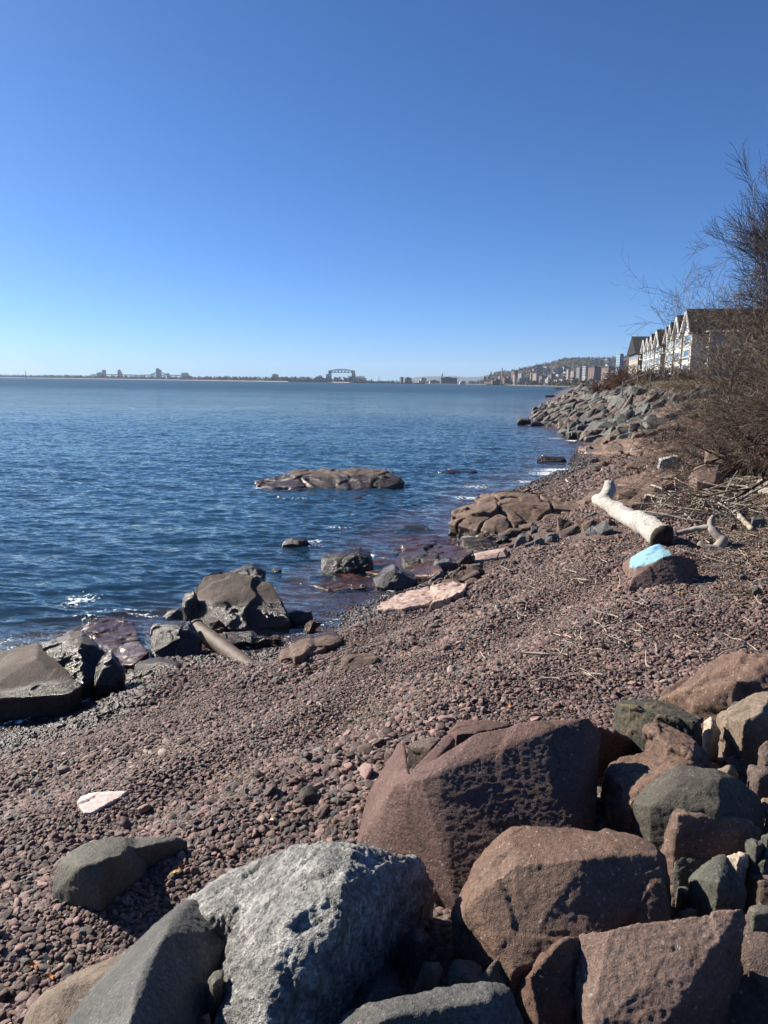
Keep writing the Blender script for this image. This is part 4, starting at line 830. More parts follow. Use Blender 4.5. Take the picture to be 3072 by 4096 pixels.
# angular stones jumbled along the waterline
rj = np.random.RandomState(91)
def jstone(k):
    r = np.random.RandomState(300 + k); p = (r.rand(11, 3) - .5); p /= np.abs(p).max(1, keepdims=True) * 2; p *= np.array([1, .7 + .2 * r.rand(), .5 + .25 * r.rand()])
    m_ = remeshed([hull_bm(p)], .03, 0); V_ = carve(m_, .02, 3, 800 + k); m_.vertices.foreach_set('co', V_.astype(np.float32).ravel()); m_.update(); m_.polygons.foreach_set('use_smooth', np.ones(len(m_.polygons), dtype=bool)); return m_
JM = [jstone(k) for k in range(9)]; _jc = {}
JUM = [('G', 280, 900, 540, 720, 26, 'at the foot of the bedrock dome'), ('G', 60, 420, 780, 1010, 15, 'near the pale pink rocks'),
       ('J', 930, 1500, 430, 520, 12, 'in the hollow beside the pipe'), ('G', 900, 1500, 560, 650, 10, 'along the row toward the log'), ('L', 480, 1250, 430, 640, 22, 'on the red shelves below the thicket')]
CN = {'wetbrown': 'brown', 'wetblue': 'blue-grey', 'wetdark': 'dark', 'outcrop': 'red-brown'}
for k, (x, y, s_) in enumerate([(2.75,3.5,.8),(3.3,3.1,.7),(3.0,2.5,.9),(3.6,4.1,.9),(3.9,3.4,.6),(3.3,5.0,.9),(4.1,5.2,.8),(2.2,1.4,.8),(3.2,1.6,.8),(4.4,4.4,.9)]):
    m2 = JM[k % 9].copy(); m2.materials.clear(); m2.materials.append(M[['brown', 'redslabb', 'green', 'olive', 'redslabc'][k % 5]]); o = bpy.data.objects.new('boulder', m2); COL.objects.link(o); o.location = (x, y, ground(x, y) + .15 * s_); o.scale = (s_,) * 3; o.rotation_euler = (.2 * k, -.3, k * 1.1)
    tag(o, '%s boulder of the rock pile where it continues beyond the right edge' % ORD[k], 'rock', 'boulders continuing the pile outside the frame')
for t_, x0, x1, y0_, y1_, n__, where in JUM:
    pts = sorted([(x0 + (x1 - x0) * rj.rand(), y0_ + (y1_ - y0_) * rj.rand()) for _ in range(n__)]); cnt = {}
    for (zx, zy) in pts:
        h = hit(*T(t_, zx, zy)); sz_ = (.16 + .34 * rj.rand() ** 1.6) * (1.5 if t_ == 'L' else 1.0); mt = rj.choice(['wetbrown', 'wetblue', 'wetdark', 'outcrop', 'outcrop']); k = rj.randint(9)
        if (k, mt) not in _jc: m2 = JM[k].copy(); m2.materials.clear(); m2.materials.append(M[mt]); _jc[(k, mt)] = m2
        o = bpy.data.objects.new('stone', _jc[(k, mt)]); COL.objects.link(o); o.location = (h[0], h[1], h[2] + sz_ * .12); o.scale = (sz_,) * 3; o.rotation_euler = (rj.normal() * .35, rj.normal() * .35, rj.rand() * 6.28)
        cnt[mt] = cnt.get(mt, 0) + 1; tag(o, '%s angular stone, %s from left of its colour %s' % (CN[mt], ordw(cnt[mt] - 1), where), 'stone', 'angular stones jumbled along the shore')
# ------------------------------------------------------------------ terrain, pebbles, water
def grid_mesh(name, X, Y, Zv, mat, kind='structure'):
    ny, nx = X.shape; V = np.c_[X.ravel(), Y.ravel(), Zv.ravel()]
    i = np.arange((ny - 1) * (nx - 1)); r = i // (nx - 1); c = i % (nx - 1); a = r * nx + c
    Fq = np.c_[a, a + 1, a + nx + 1, a + nx]
    o = mesh_from(name, V, Fq, mat); tag(o, kind=kind); return o
ys = 2.0 * np.exp(np.linspace(0, math.log(1400 / 2.0), 560)) - 6.0
us = np.linspace(-1.5, 1.5, 520)
U, YY = np.meshgrid(us, ys); XX = U * (YY + 6.0)
tz, ts, tb = terrain_raw(np.c_[XX.ravel(), YY.ravel()]); tz = terrain(np.c_[XX.ravel(), YY.ravel()])
g = grid_mesh('beach', XX, YY, tz.reshape(XX.shape), M['ground'])
bk = sstep(-4.6, -2.6, tb + .8 * fbm(np.c_[XX.ravel(), YY.ravel(), XX.ravel() * 0] * .5, 3, 77)) * sstep(6.5, 9, YY.ravel())
a = g.data.attributes.new('bank', 'FLOAT', 'POINT'); a.data.foreach_set('value', bk.astype(np.float32))
g['label'] = 'reddish pebble beach sloping from the brush to the lake'

# water: one sheet, real ripples near the shore, bump beyond
wy = np.r_[2.0 + np.exp(np.linspace(math.log(3.0), math.log(120), 760)), 122 * np.exp(np.linspace(.02, math.log(15000 / 122), 200))]
wu = np.linspace(-1.35, 1.1, 560)
WU, WY = np.meshgrid(wu, wy); WX = WU * (WY + 2.0)
P2 = np.c_[WX.ravel(), WY.ravel()]
z = np.zeros(len(P2)); rs = np.random.RandomState(3)
near = 1 - sstep(60, 120, P2[:, 1])
warp = fbm(np.c_[P2 * .35, P2[:, 0] * 0], 3, 41)
for L, A, n in ((3.0, .0065, 6), (1.3, .0060, 8), (.62, .0048, 10), (.32, .0030, 10)):
    for k in range(n):
        th = math.radians(75 + rs.normal() * 28); l = L * (.75 + .5 * rs.rand()); ph = rs.rand() * 6.28
        z += A * np.sin(2 * math.pi / l * (P2[:, 0] * math.cos(th) + P2[:, 1] * math.sin(th)) + ph + warp * 1.6) * (.6 + .4 * vnoise(np.c_[P2 * .4, P2[:, 0] * 0 + k], 60 + k))
tw, sw, _ = terrain_raw(P2)
near_shore = sstep(0, -2.0, sw) * .6 + .4
z = z * near * near_shore * 1.25
w = grid_mesh('lake_water', WX, WY, z.reshape(WX.shape), M['water'])
w['label'] = 'rippled deep blue lake water'
dep = np.maximum(0, -tw); dep[P2[:, 1] > 1200] = 5
a = w.data.attributes.new('depth', 'FLOAT', 'POINT'); a.data.foreach_set('value', dep.astype(np.float32))
a = w.data.attributes.new('chop', 'FLOAT', 'POINT'); a.data.foreach_set('value', sstep(25, 420, P2[:, 1]).astype(np.float32) * .85 + .15 * sstep(8, 60, P2[:, 1]).astype(np.float32))
foam = np.zeros(len(P2))
def foam_at(px, py, rx, ry, amt=1.0):
    global foam
    p = at_z(px, py, 0); foam = np.maximum(foam, amt * np.exp(-(((P2[:, 0] - p[0]) / rx) ** 2 + ((P2[:, 1] - p[1]) / ry) ** 2)))
foam = np.maximum(foam, .72 * np.exp(-((sw + .2) / .16) ** 2) * (P2[:, 1] > 6))
for t, x, y, rx, ry, am in (('J',370,290,.55,.7,.85),('J',350,330,.5,.4,.7),('J',560,350,1.0,.3,.75),('J',450,385,.7,.25,.7),('J',680,370,.6,.25,.75),('J',20,480,.5,.5,.7),('J',50,530,.5,.3,.7),
    ('I',330,230,1.0,.35,.75),('I',500,240,.8,.25,.65),('I',800,240,.9,.2,.6),('I',545,370,.7,.25,.85),('I',410,455,.5,.35,.8),('I',440,430,.3,.5,.8),('I',1180,228,1.6,.6,.85),('I',1560,110,1.8,1.0,.95),('I',1430,148,1.2,.6,.85),('I',1190,172,1.2,.5,.8),
    ('I',160,178,.5,.5,.9),('J',1470,20,.3,.3,.9),('H',600,545,.9,.9,1.0),('H',840,640,1.0,1.0,1.0),('H',540,790,2.4,1.4,.95),('H',440,822,2.0,.8,.9),('H',240,415,1,1,.8),('H',460,525,1.5,.8,.8),('J',1440,215,.6,.1,.7),('I',690,500,.2,.5,.9)):
    foam_at(*T(t, x, y), rx, ry, am)
a = w.data.attributes.new('foam', 'FLOAT', 'POINT'); a.data.foreach_set('value', foam.astype(np.float32))

from mathutils.bvhtree import BVHTree
_v = []; _p = []
for o_ in bpy.data.objects:
    if o_.type == 'MESH' and o_.get('category') in ('rock', 'stone') and o_.location.y < 50:
        k_ = len(o_.data.vertices); vv = np.empty(k_ * 3, np.float32); o_.data.vertices.foreach_get('co', vv); vv = vv.reshape(-1, 3) + np.array(o_.location)
        st = 0; b0 = len(_v); _v.extend(map(tuple, vv.tolist())); _p.extend([tuple(i + b0 for i in q.vertices) for q in o_.data.polygons])
BVH = BVHTree.FromPolygons(_v, _p); del _v, _p
# pebbles: uncountable, one object carried by points
def scatter_region(y0, y1, dens, x0f, x1f):
    n = int(dens * (y1 - y0) * ((x1f - x0f) * (y0 + y1) / 2))
    Y = np.sqrt(RS.rand(n) * (y1 ** 2 - y0 ** 2) + y0 ** 2); X = (x0f + (x1f - x0f) * RS.rand(n)) * Y
    return np.c_[X, Y]
parts = []
def add_p(y0, y1, dens, size, x0f=-.75, x1f=.72):
    P = scatter_region(y0, y1, dens, x0f, x1f)
    zr, s, b = terrain_raw(P)
    pile = (P[:, 0] > .25 + .0 * P[:, 1]) & (P[:, 1] < 4.3 + .42 * np.maximum(0, P[:, 0] - .6)) 
    keep = (s > -.35) & (b < -.9 - 1.7 * sstep(9, 12, P[:, 1]) * (1 - sstep(22, 26, P[:, 1])) + .8 * RS.randn(len(P))) & ~pile
    P = P[keep]; s = s[keep]; zt = terrain(P)
    ok = np.ones(len(P), bool)          # none under or on top of the rocks
    for i in range(len(P)):
        h = BVH.ray_cast(Vector((P[i, 0], P[i, 1], 6.0)), Vector((0, 0, -1)), 7.0)[0]
        if h is not None and h.z > zt[i] + .012: ok[i] = False
    P = P[ok]; s = s[ok]; zt = zt[ok]
    sz = size * np.exp(np.clip(RS.normal(0, .33, len(P)), -.8, .8))
    big_ = RS.rand(len(P)) < .008; sz = np.where(big_, sz * 1.9, sz)
    # patches of coarser and finer shingle
    sz *= (1 + .22 * np.sin(s * 3.1 + 1.5 * vnoise(np.c_[P * .4, P[:, 0] * 0], 14))) * (1 - .12 * sstep(3, 0, s))
    sz *= 1 + .28 * vnoise(np.c_[P * .8, P[:, 0] * 0], 4)
    parts.append((P, zt, sz, s))
add_p(2.2, 5.0, 4000, .0152)
add_p(5.0, 8.0, 3200, .0158)
add_p(8.0, 13.0, 2000, .0178)
add_p(13.0, 22.0, 900, .0235, -.3, .62)
add_p(22.0, 48.0, 260, .037, 0, .5)
P = np.concatenate([p[0] for p in parts]); zt = np.concatenate([p[1] for p in parts]); sz = np.concatenate([p[2] for p in parts]); ss = np.concatenate([p[3] for p in parts])
n = len(P); print('pebbles', n)
me = bpy.data.meshes.new('pebbles'); me.vertices.add(n)
me.vertices.foreach_set('co', np.c_[P, zt + sz * (.1 + .55 * RS.rand(n) ** 2)].astype(np.float32).ravel())
def vat(name, typ, arr, key='value'):
    q = me.attributes.new(name, typ, 'POINT'); q.data.foreach_set(key, np.asarray(arr, dtype=np.int32 if typ == 'INT' else np.float32).ravel())
tilt = RS.normal(0, .38, (n, 2)); tilt[:, 0] += .12
vat('prot', 'FLOAT_VECTOR', np.c_[tilt, RS.rand(n) * 6.283], 'vector')
vat('pscl', 'FLOAT_VECTOR', np.c_[sz * (1.0 + .35 * RS.rand(n)), sz * (.72 + .25 * RS.rand(n)), sz * (.36 + .26 * RS.rand(n))], 'vector')
vat('pidx', 'INT', RS.randint(0, 8, n))
vat('tint', 'FLOAT', np.clip(RS.rand(n) * .9 + .05 + .08 * vnoise(np.c_[P * .5, P[:, 0] * 0], 8), 0, 1) ** 1.0)
vat('wet', 'FLOAT', 1 - sstep(.45, 1.0, ss + .35 * vnoise(np.c_[P * .9, P[:, 0] * 0], 18)))
po = bpy.data.objects.new('pebbles', me); COL.objects.link(po); tag(po, 'countless rounded red-brown pebbles covering the beach', kind='stuff')
ng = bpy.data.node_groups.new('pebble_scatter', 'GeometryNodeTree')
ng.interface.new_socket('Geometry', in_out='INPUT', socket_type='NodeSocketGeometry'); ng.interface.new_socket('Geometry', in_out='OUTPUT', socket_type='NodeSocketGeometry')
N = ng.nodes.new; L = ng.links.new
gi = N('NodeGroupInput'); go = N('NodeGroupOutput'); g2i = N('GeometryNodeGeometryToInstance')
for k in reversed(range(8)):
    ico = N('GeometryNodeMeshIcoSphere'); ico.inputs['Radius'].default_value = 1.0; ico.inputs['Subdivisions'].default_value = 3
    nz = N('ShaderNodeTexNoise'); nz.noise_dimensions = '4D'; nz.inputs['W'].default_value = k * 3.7 + 1; nz.inputs['Scale'].default_value = .75 + .06 * k; nz.inputs['Detail'].default_value = 1.5
    po_ = N('GeometryNodeInputPosition'); L(po_.outputs[0], nz.inputs['Vector'])
    sub = N('ShaderNodeVectorMath'); sub.operation = 'SUBTRACT'; sub.inputs[1].default_value = (.5, .5, .5); L(nz.outputs['Color'], sub.inputs[0])
    sca = N('ShaderNodeVectorMath'); sca.operation = 'SCALE'; sca.inputs['Scale'].default_value = 1.25; L(sub.outputs[0], sca.inputs[0])
    sp = N('GeometryNodeSetPosition'); L(ico.outputs['Mesh'], sp.inputs['Geometry']); L(sca.outputs[0], sp.inputs['Offset'])
    sm = N('GeometryNodeSetShadeSmooth'); L(sp.outputs[0], sm.inputs[0])
    mt = N('GeometryNodeSetMaterial'); mt.inputs['Material'].default_value = M['pebble']; L(sm.outputs[0], mt.inputs[0])
    L(mt.outputs[0], g2i.inputs[0])
iop = N('GeometryNodeInstanceOnPoints'); iop.inputs['Pick Instance'].default_value = True
m2p = N('GeometryNodeMeshToPoints'); L(gi.outputs[0], m2p.inputs[0]); L(m2p.outputs[0], iop.inputs['Points']); L(g2i.outputs[0], iop.inputs['Instance'])
def na(nm, dt):
    q = N('GeometryNodeInputNamedAttribute'); q.data_type = dt; q.inputs['Name'].default_value = nm; return q
L(na('pidx', 'INT').outputs['Attribute'], iop.inputs['Instance Index'])
e2r = N('FunctionNodeEulerToRotation'); L(na('prot', 'FLOAT_VECTOR').outputs['Attribute'], e2r.inputs[0]); L(e2r.outputs[0], iop.inputs['Rotation'])
L(na('pscl', 'FLOAT_VECTOR').outputs['Attribute'], iop.inputs['Scale']); L(iop.outputs[0], go.inputs[0])
md = po.modifiers.new('scatter', 'NODES'); md.node_group = ng
# ------------------------------------------------------------------ riprap bank
def blockmesh(k):
    r = np.random.RandomState(500 + k); 
    sx, sy, sz = 1, .62 + .3 * r.rand(), .38 + .25 * r.rand()
    pts = (r.rand(14, 3) - .5) * 2; m = np.abs(pts).max(1, keepdims=True); pts = pts / m * (.8 + .2 * r.rand(14, 1))
    pts = pts * np.array([sx, sy, sz]) * .5; pts[:, 0] += .25 * pts[:, 2]
    me = remeshed([hull_bm(pts)], .045, 0); V = carve(me, .013, 3.2, 700 + k)
    me.vertices.foreach_set('co', V.astype(np.float32).ravel()); me.update()
    me.polygons.foreach_set('use_smooth', np.ones(len(me.polygons), dtype=bool)); me.name = 'riprap_rock'
    return me
BM = [blockmesh(k) for k in range(14)]
seg = np.cumsum(np.r_[0, np.linalg.norm(np.diff(BK[:, :2], axis=0), axis=1)])
def bank_pt(dist):
    return np.array([np.interp(dist, seg, BK[:, 0]), np.interp(dist, seg, BK[:, 1])])
d0 = seg[8] - 5.0     # just before the corner of the bank
rip = []
rr = np.random.RandomState(21)
rows = 8
for row in range(rows):
    dist = d0 - 3 + rr.rand()
    while dist < seg[11] + 60:
        c = bank_pt(dist); t = bank_pt(dist + .5) - bank_pt(dist - .5); t /= np.linalg.norm(t); nrm = np.array([-t[1], t[0]])
        off = .2 + row * 1.0 + rr.normal() * .18
        p = c + nrm * off
        s_ = sdist(p[None], SH)[0][0]
        size = (1.1 + 1.1 * rr.rand() ** 1.8) * (1.0 if p[1] < 140 else 1.5) * (1.15 if 1 < row < 6 else .85)
        if s_ > -.7 and off < 9: rip.append((p[0], p[1], size, row, s_))
        dist += size * .72 * (1 + .25 * rr.rand())
# the point of low boulders reaching into the lake
for k in range(110):
    Yk = 56 + 110 * rr.rand() ** 1.4; i = np.argmin(abs(SH[:, 1] - Yk)); sx = np.interp(Yk, SH[8:, 1], SH[8:, 0])
    rip.append((sx + .1 + 4.2 * rr.rand() ** 1.4, Yk, .6 + .7 * rr.rand(), 8, .5))
rip = [q for q in rip if q[0] / q[1] < .52]
rip.sort(key=lambda q: q[1])
col_names = {'rip1': 'grey-green', 'rip2': 'brown', 'rip3': 'dark grey'}
rest = []
rank = {}
ripobjs = []
for k, (x, y, size, row, s_) in enumerate(rip):
    z0 = ground(x, y); mt = rr.choice(['rip1', 'rip1', 'rip2', 'rip2', 'rip3', 'rip3'])
    if row == 8: mt = rr.choice(['rip2', 'rip3', 'rip1'])
    rot = (rr.normal() * .3 + .2, rr.normal() * .25 - .35, rr.normal() * .6 + .15)
    sc_ = (size * 1.15, size * .85, size * (.75 + .4 * rr.rand()))
    if k < 290:
        o = bpy.data.objects.new('riprap_boulder', BM[k % 14]); COL.objects.link(o); o.location = (x, y, z0 + .16 * size); o.rotation_euler = rot; o.scale = sc_
        key = (row, mt)
        rank[key] = rank.get(key, 0) + 1
        big = 'long' if size > 1.95 else 'large' if size > 1.6 else 'middle-sized' if size > 1.25 else 'smaller'
        where = ['top row','second row','third row','fourth row','fifth row','sixth row','seventh row','lowest row','water edge'][row]
        o['label'] = '%s %s riprap boulder, %s of its colour from near end, %s' % (big, col_names[mt], ordw(rank[key] - 1), where)
        o['category'] = 'rock'; o['group'] = 'riprap boulders on the bank beyond the beach'; ripobjs.append((o, mt))
    else: rest.append((x, y, z0 + .16 * size, rot, sc_, k % 14, mt))
# every colour is its own mesh data, so that copies can share it
_bm_col = {}
for o, mt in ripobjs:
    key = (o.data.name, mt)
    if key not in _bm_col:
        m2 = o.data.copy(); m2.materials.clear(); m2.materials.append(M[mt]); _bm_col[key] = m2
    o.data = _bm_col[key]
if rest:
    Vs = []; Fs = []; b = 0; mi = []
    for x, y, z_, rot, sc_, k, mt in rest:
        me = BM[k]; n_ = len(me.vertices); v = np.empty(n_ * 3, np.float32); me.vertices.foreach_get('co', v); v = v.reshape(-1, 3)
        Rm = np.array(Matrix.LocRotScale(Vector((x, y, z_)), __import__('mathutils').Euler(rot), Vector(sc_)))
        v = v @ Rm[:3, :3].T + Rm[:3, 3]; f = np.array([q.vertices[:] for q in me.polygons if len(q.vertices) == 4])
        Vs.append(v); Fs.append(f + b); b += n_; mi.append(np.full(len(f), {'rip1': 0, 'rip2': 1, 'rip3': 2}[mt]))
    o = mesh_from('riprap_boulders', np.concatenate(Vs), np.concatenate(Fs), [M['rip1'], M['rip2'], M['rip3']]); o.data.polygons.foreach_set('material_index', np.concatenate(mi).astype(np.int32))
    tag(o, 'far riprap boulders merging into one mass along the bank', kind='stuff')

# ------------------------------------------------------------------ tubes and branches
def tubes(P0, P1, R0, R1, n=3):
    P0 = np.array(P0, float); P1 = np.array(P1, float); R0 = np.array(R0, float); R1 = np.array(R1, float)
    d = P1 - P0; d /= np.linalg.norm(d, axis=1, keepdims=True) + 1e-9
    a = np.cross(d, np.array([.31, .22, .92])); a /= np.linalg.norm(a, axis=1, keepdims=True) + 1e-9; b = np.cross(d, a)
    m = len(P0); V = np.empty((m, 2 * n, 3))
    for k in range(n):
        c, s = math.cos(2 * math.pi * k / n), math.sin(2 * math.pi * k / n); off = a * c + b * s
        V[:, k] = P0 + off * R0[:, None]; V[:, n + k] = P1 + off * R1[:, None]
    base = np.arange(m)[:, None] * 2 * n
    Fq = np.concatenate([base + np.array([[k, (k + 1) % n, n + (k + 1) % n, n + k]]) for k in range(n)])
    return V.reshape(-1, 3), Fq
def polytube(name, pts, rads, mat, parent=None, n=10, rough=0, seed=0, loc=None, caps=True):
    """one closed, slightly lumpy tube along a polyline"""
    pts = np.array(pts, float); rads = np.array(rads, float)
    L_ = np.r_[0, np.cumsum(np.linalg.norm(np.diff(pts, axis=0), axis=1))]; m = max(len(pts), int(L_[-1] / max(.012, rads.max() * .45)))
    t = np.linspace(0, L_[-1], m); Q = np.c_[[np.interp(t, L_, pts[:, k]) for k in range(3)]].T; R_ = np.interp(t, L_, rads)
    for _ in range(2): Q[1:-1] = (Q[:-2] + 2 * Q[1:-1] + Q[2:]) / 4
    T_ = np.gradient(Q, axis=0); T_ /= np.linalg.norm(T_, axis=1, keepdims=True)
    a = np.cross(T_, np.array([.12, .05, 1.0])); bad = np.linalg.norm(a, axis=1) < .2; a[bad] = np.cross(T_[bad], np.array([1.0, .1, 0])); a /= np.linalg.norm(a, axis=1, keepdims=True); b = np.cross(T_, a)
    V = []
    for k in range(n):
        th = 2 * math.pi * k / n; V.append(Q + (a * math.cos(th) + b * math.sin(th)) * R_[:, None])
    V = np.array(V).transpose(1, 0, 2).reshape(-1, 3)
    if rough:
        ax = np.repeat(Q, n, 0); dr = (V - ax); r_ = np.linalg.norm(dr, axis=1, keepdims=True) + 1e-9
        V = ax + dr * (1 + rough * fbm(V * (.55 / rads.mean()), 4, seed)[:, None] / 1.0)
    f = []
    for i in range(m - 1):
        for k in range(n): f.append((i * n + k, i * n + (k + 1) % n, (i + 1) * n + (k + 1) % n, (i + 1) * n + k))
    if caps: f.append(tuple(range(n - 1, -1, -1))); f.append(tuple((m - 1) * n + k for k in range(n)))
    o = mesh_from(name, V, f, mat, None, True, loc)
    if parent is not None: o.parent = parent; o.location = Vector(o.location) - Vector(parent.location)
    return o

# ------------------------------------------------------------------ driftwood log
def PK(t, x, y, Y): return at_y(*T(t, x, y), Y)
e = PK('K', 872, 640, 12.6); e[2] = ground(e[0], e[1]) + .17
q = PK('K', 352, 385, 15.2); 
log_pts = [e, PK('K', 760, 590, 13.1), PK('K', 620, 515, 13.8), PK('K', 480, 440, 14.5), PK('K', 385, 378, 15.1), PK('K', 350, 375, 15.3)]
lr = [.205, .195, .175, .16, .13, .10]
root = empty('driftwood_log', (e[0], e[1], e[2] - .17), label='thick bleached white driftwood log lying across the beach behind the painted rock', cat='log')
polytube('trunk', log_pts, lr, M['log'], root, n=48, rough=.2, seed=5, loc=tuple(e))
polytube('limb_stub', [PK('K', 395, 395, 15.1), PK('K', 432, 350, 15.2), PK('K', 456, 295, 15.3), PK('K', 453, 236, 15.35)], [.14, .14, .13, .095], M['log'], root, n=24, rough=.12, seed=9, loc=tuple(e))
d_ = (log_pts[0] - log_pts[1]); d_ /= np.linalg.norm(d_)
polytube('broken_end', [e - d_ * .05, e + d_ * .01, e + d_ * .045, e + d_ * .07], [.205, .215, .19, .10], M['logend'], root, n=36, rough=.42, seed=12, loc=tuple(e))
# gnarled root right of the log
g0 = hit(*T('K', 1180, 745)); Yg = g0[1]
root = empty('gnarled_branch', tuple(g0), label='gnarled grey driftwood branch with a hooked end right of the log', cat='branch')
polytube('stem', [PK('K', 1130, 705, Yg + .1), PK('K', 1190, 750, Yg), PK('K', 1270, 755, Yg), PK('K', 1325, 690, Yg + .1), PK('K', 1270, 640, Yg + .2), PK('K', 1215, 590, Yg + .3), PK('K', 1225, 530, Yg + .35), PK('K', 1242, 500, Yg + .4)], [.05, .075, .09, .085, .075, .06, .05, .03], M['greystick'], root, n=14, rough=.22, seed=2, loc=tuple(g0))
polytube('side_limb', [PK('K', 1215, 590, Yg + .3), PK('K', 1130, 595, Yg + .4), PK('K', 1060, 612, Yg + .45), PK('K', 960, 635, Yg + .5)], [.055, .05, .045, .04], M['greystick'], root, n=12, rough=.15, seed=4, loc=tuple(g0))
# other larger driftwood pieces
def dpiece(name, label, t, pts, r0, r1, mat='greystick', lift=0, cat='branch', rough=.15, dy=0):
    W = []
    for p in pts:
        px, py = T(t, p[0], p[1])
        if len(p) == 3: W.append(at_y(px, py, W0 + p[2]))
        else:
            h = hit(px, py); W0 = h[1]; h = h + np.array([0, 0, max(r0, .01) * .7 + lift]); W.append(h)
    W = np.array(W); r = np.linspace(r0, r1, len(W)); g = W.mean(0)
    if len(W) == 2: W = np.array([W[0], W.mean(0) + RS.normal(0, .01, 3), W[1]]); r = np.array([r0, (r0 + r1) / 2, r1])
    o = polytube(name, W, r, M[mat], None, n=8, rough=rough, seed=len(label), loc=tuple(g)); tag(o, label, cat); return o
dpiece('driftwood_post', 'short pale broken stump standing at the right edge of the driftwood', 'F', [(1500,580),(1498,540,.0),(1500,495,.02)], .075, .05, 'straw', cat='log')
dpiece('driftwood_log', 'short rough grey log lying at the right edge beyond the leaf litter', 'F', [(1510,582),(1590,565),(1700,555)], .1, .12)
dpiece('driftwood_log', 'reddish grey log end at the right edge under the brush', 'F', [(1585,510),(1640,498),(1720,490)], .13, .16)
dpiece('driftwood_log', 'leaning weathered log piece amid yellow leaves at the right', 'F', [(1395,715),(1440,770),(1490,820),(1530,860)], .07, .05, 'straw')
dpiece('driftwood_log', 'small grey log chunk lying at the foot of the painted rock tangle', 'F', [(505,655),(570,648),(640,640)], .07, .06)
dpiece('stick', 'tiny bleached stick alone on the far pebbles', 'G', [(1168,150),(1200,182)], .035, .03, 'straw', cat='stick')
dpiece('stick', 'slim bent dark branch reaching off the riprap foot over the water', 'H', [(600,425),(520,430,0),(500,440,0),(485,452,0)], .05, .03, 'bark', cat='stick')
dpiece('stick', 'long thin pale branch lying diagonally across the debris', 'F', [(945,690),(1080,635),(1200,590),(1270,575)], .022, .014, 'straw', cat='stick')
dpiece('stick', 'curved white branch rising from the driftwood tangle', 'F', [(985,420),(970,380,0),(975,330,0),(952,302,0)], .035, .018, 'straw', cat='stick')
dpiece('stick', 'thick pale branch slanting down through the tangle', 'F', [(960,395),(1050,450),(1130,510),(1230,600)], .045, .05, 'straw', cat='stick')
dpiece('twig', 'long dark curved twig arching over the half-buried stone', 'E', [(0,280),(100,190),(270,85),(480,25),(700,18),(860,45)], .006, .004, 'bark', cat='twig', lift=.03)
dpiece('twig', 'second dark curved twig just below the long one', 'E', [(60,230),(200,165),(330,110),(480,60),(620,35)], .006, .003, 'bark', cat='twig', lift=.04)
dpiece('twig', 'dark crooked twig lying on the pebbles right of the curved twigs', 'E', [(1205,75),(1300,50),(1420,38)], .008, .006, 'bark', cat='twig', lift=.01)
dpiece('twig', 'small dark forked twig upright in the pebbles', 'E', [(1340,195),(1360,140),(1380,100)], .008, .005, 'bark', cat='twig', lift=.01)
dpiece('grass_stem', 'single dry tan grass stem standing before the red-brown boulder', 'B', [(1620,1395,0),(1590,1290,.01),(1558,1200,.02),(1540,1100,.02)] if False else [(1622,1400),(1590,1290,.01),(1558,1200,.02),(1540,1100,.02)], .003, .0015, 'straw', cat='stem')
# pipe
pa = at_z(*T('J', 925, 415), .42); pb2 = at_z(*T('J', 1195, 607), .42)
pa = at_y(*T('J', 930, 425), 10.95); pb2 = hit(*T('J', 1190, 605)); pb2[2] -= .05
root = empty('pipe', (float(pb2[0]), float(pb2[1]), float(pb2[2])), label='rusty brown metal pipe running from the biggest boulder down into the pebbles', cat='pipe')
dv = pa - pb2
polytube('pipe_barrel', [pb2 - dv * .08, pb2 + dv * .5, pa], [.115, .115, .115], M['pipe'], root, n=28, rough=.012, seed=3, loc=tuple(pb2), caps=True)
polytube('end_rim', [pa - dv * .012, pa + dv * .008], [.128, .128], M['pipe'], root, n=28, loc=tuple(pb2))

# sticks: tangle at the edge of the brush, and litter on the beach
rs2 = np.random.RandomState(8)
def stick_mesh(k):
    n_ = 5; L_ = 1.0; p = np.c_[np.linspace(-.5, .5, n_), np.cumsum(rs2.normal(0, .025, n_)), np.cumsum(rs2.normal(0, .02, n_))]
    o = polytube('stick', p, np.linspace(.021, .009, n_), M['straw'], None, n=6, rough=.15, seed=k); me = o.data; bpy.data.objects.remove(o); return me
SM = [stick_mesh(k) for k in range(8)]; SM2 = [m.copy() for m in SM]
for m in SM2: m.materials.clear(); m.materials.append(M['greystick'])
def put_stick(px, py, length, yaw, pitch, k, label, group, grey=False, lift=.02):
    h = hit(px, py); o = bpy.data.objects.new('stick', (SM2 if grey else SM)[k % 8]); COL.objects.link(o)
    o.location = (h[0], h[1], h[2] + lift); o.scale = (length, max(.38, min(length, 1.6)), max(.38, min(length, 1.6))); o.rotation_euler = (0, pitch, yaw); tag(o, label, 'stick', group); return o
tang = 'bleached sticks tangled at the edge of the brush'
for k in range(150):
    zx = 760 + 880 * rs2.rand(); zy = 380 + 400 * rs2.rand() ** .9
    if zx < 900 and zy < 480: zy += 120
    px, py = T('F', zx, zy); ln = .5 + 1.1 * rs2.rand() ** 1.3
    put_stick(px, py, ln, rs2.normal() * .8 + (-.3), rs2.normal() * .22 - .12, k, 'bleached grey stick lying crisscross in the driftwood tangle below the brush', tang, grey=rs2.rand() < .55, lift=.03 + .18 * rs2.rand() ** 2)
for k in range(55):
    zx = 930 + 720 * rs2.rand(); zy = 860 + 300 * rs2.rand(); px, py = T('F', zx, zy)
    put_stick(px, py, .15 + .35 * rs2.rand(), rs2.rand() * 3.14, rs2.normal() * .1, k, 'short pale stick on the shaded debris right of the painted rock', 'short sticks right of the painted rock', grey=rs2.rand() < .4, lift=.01)
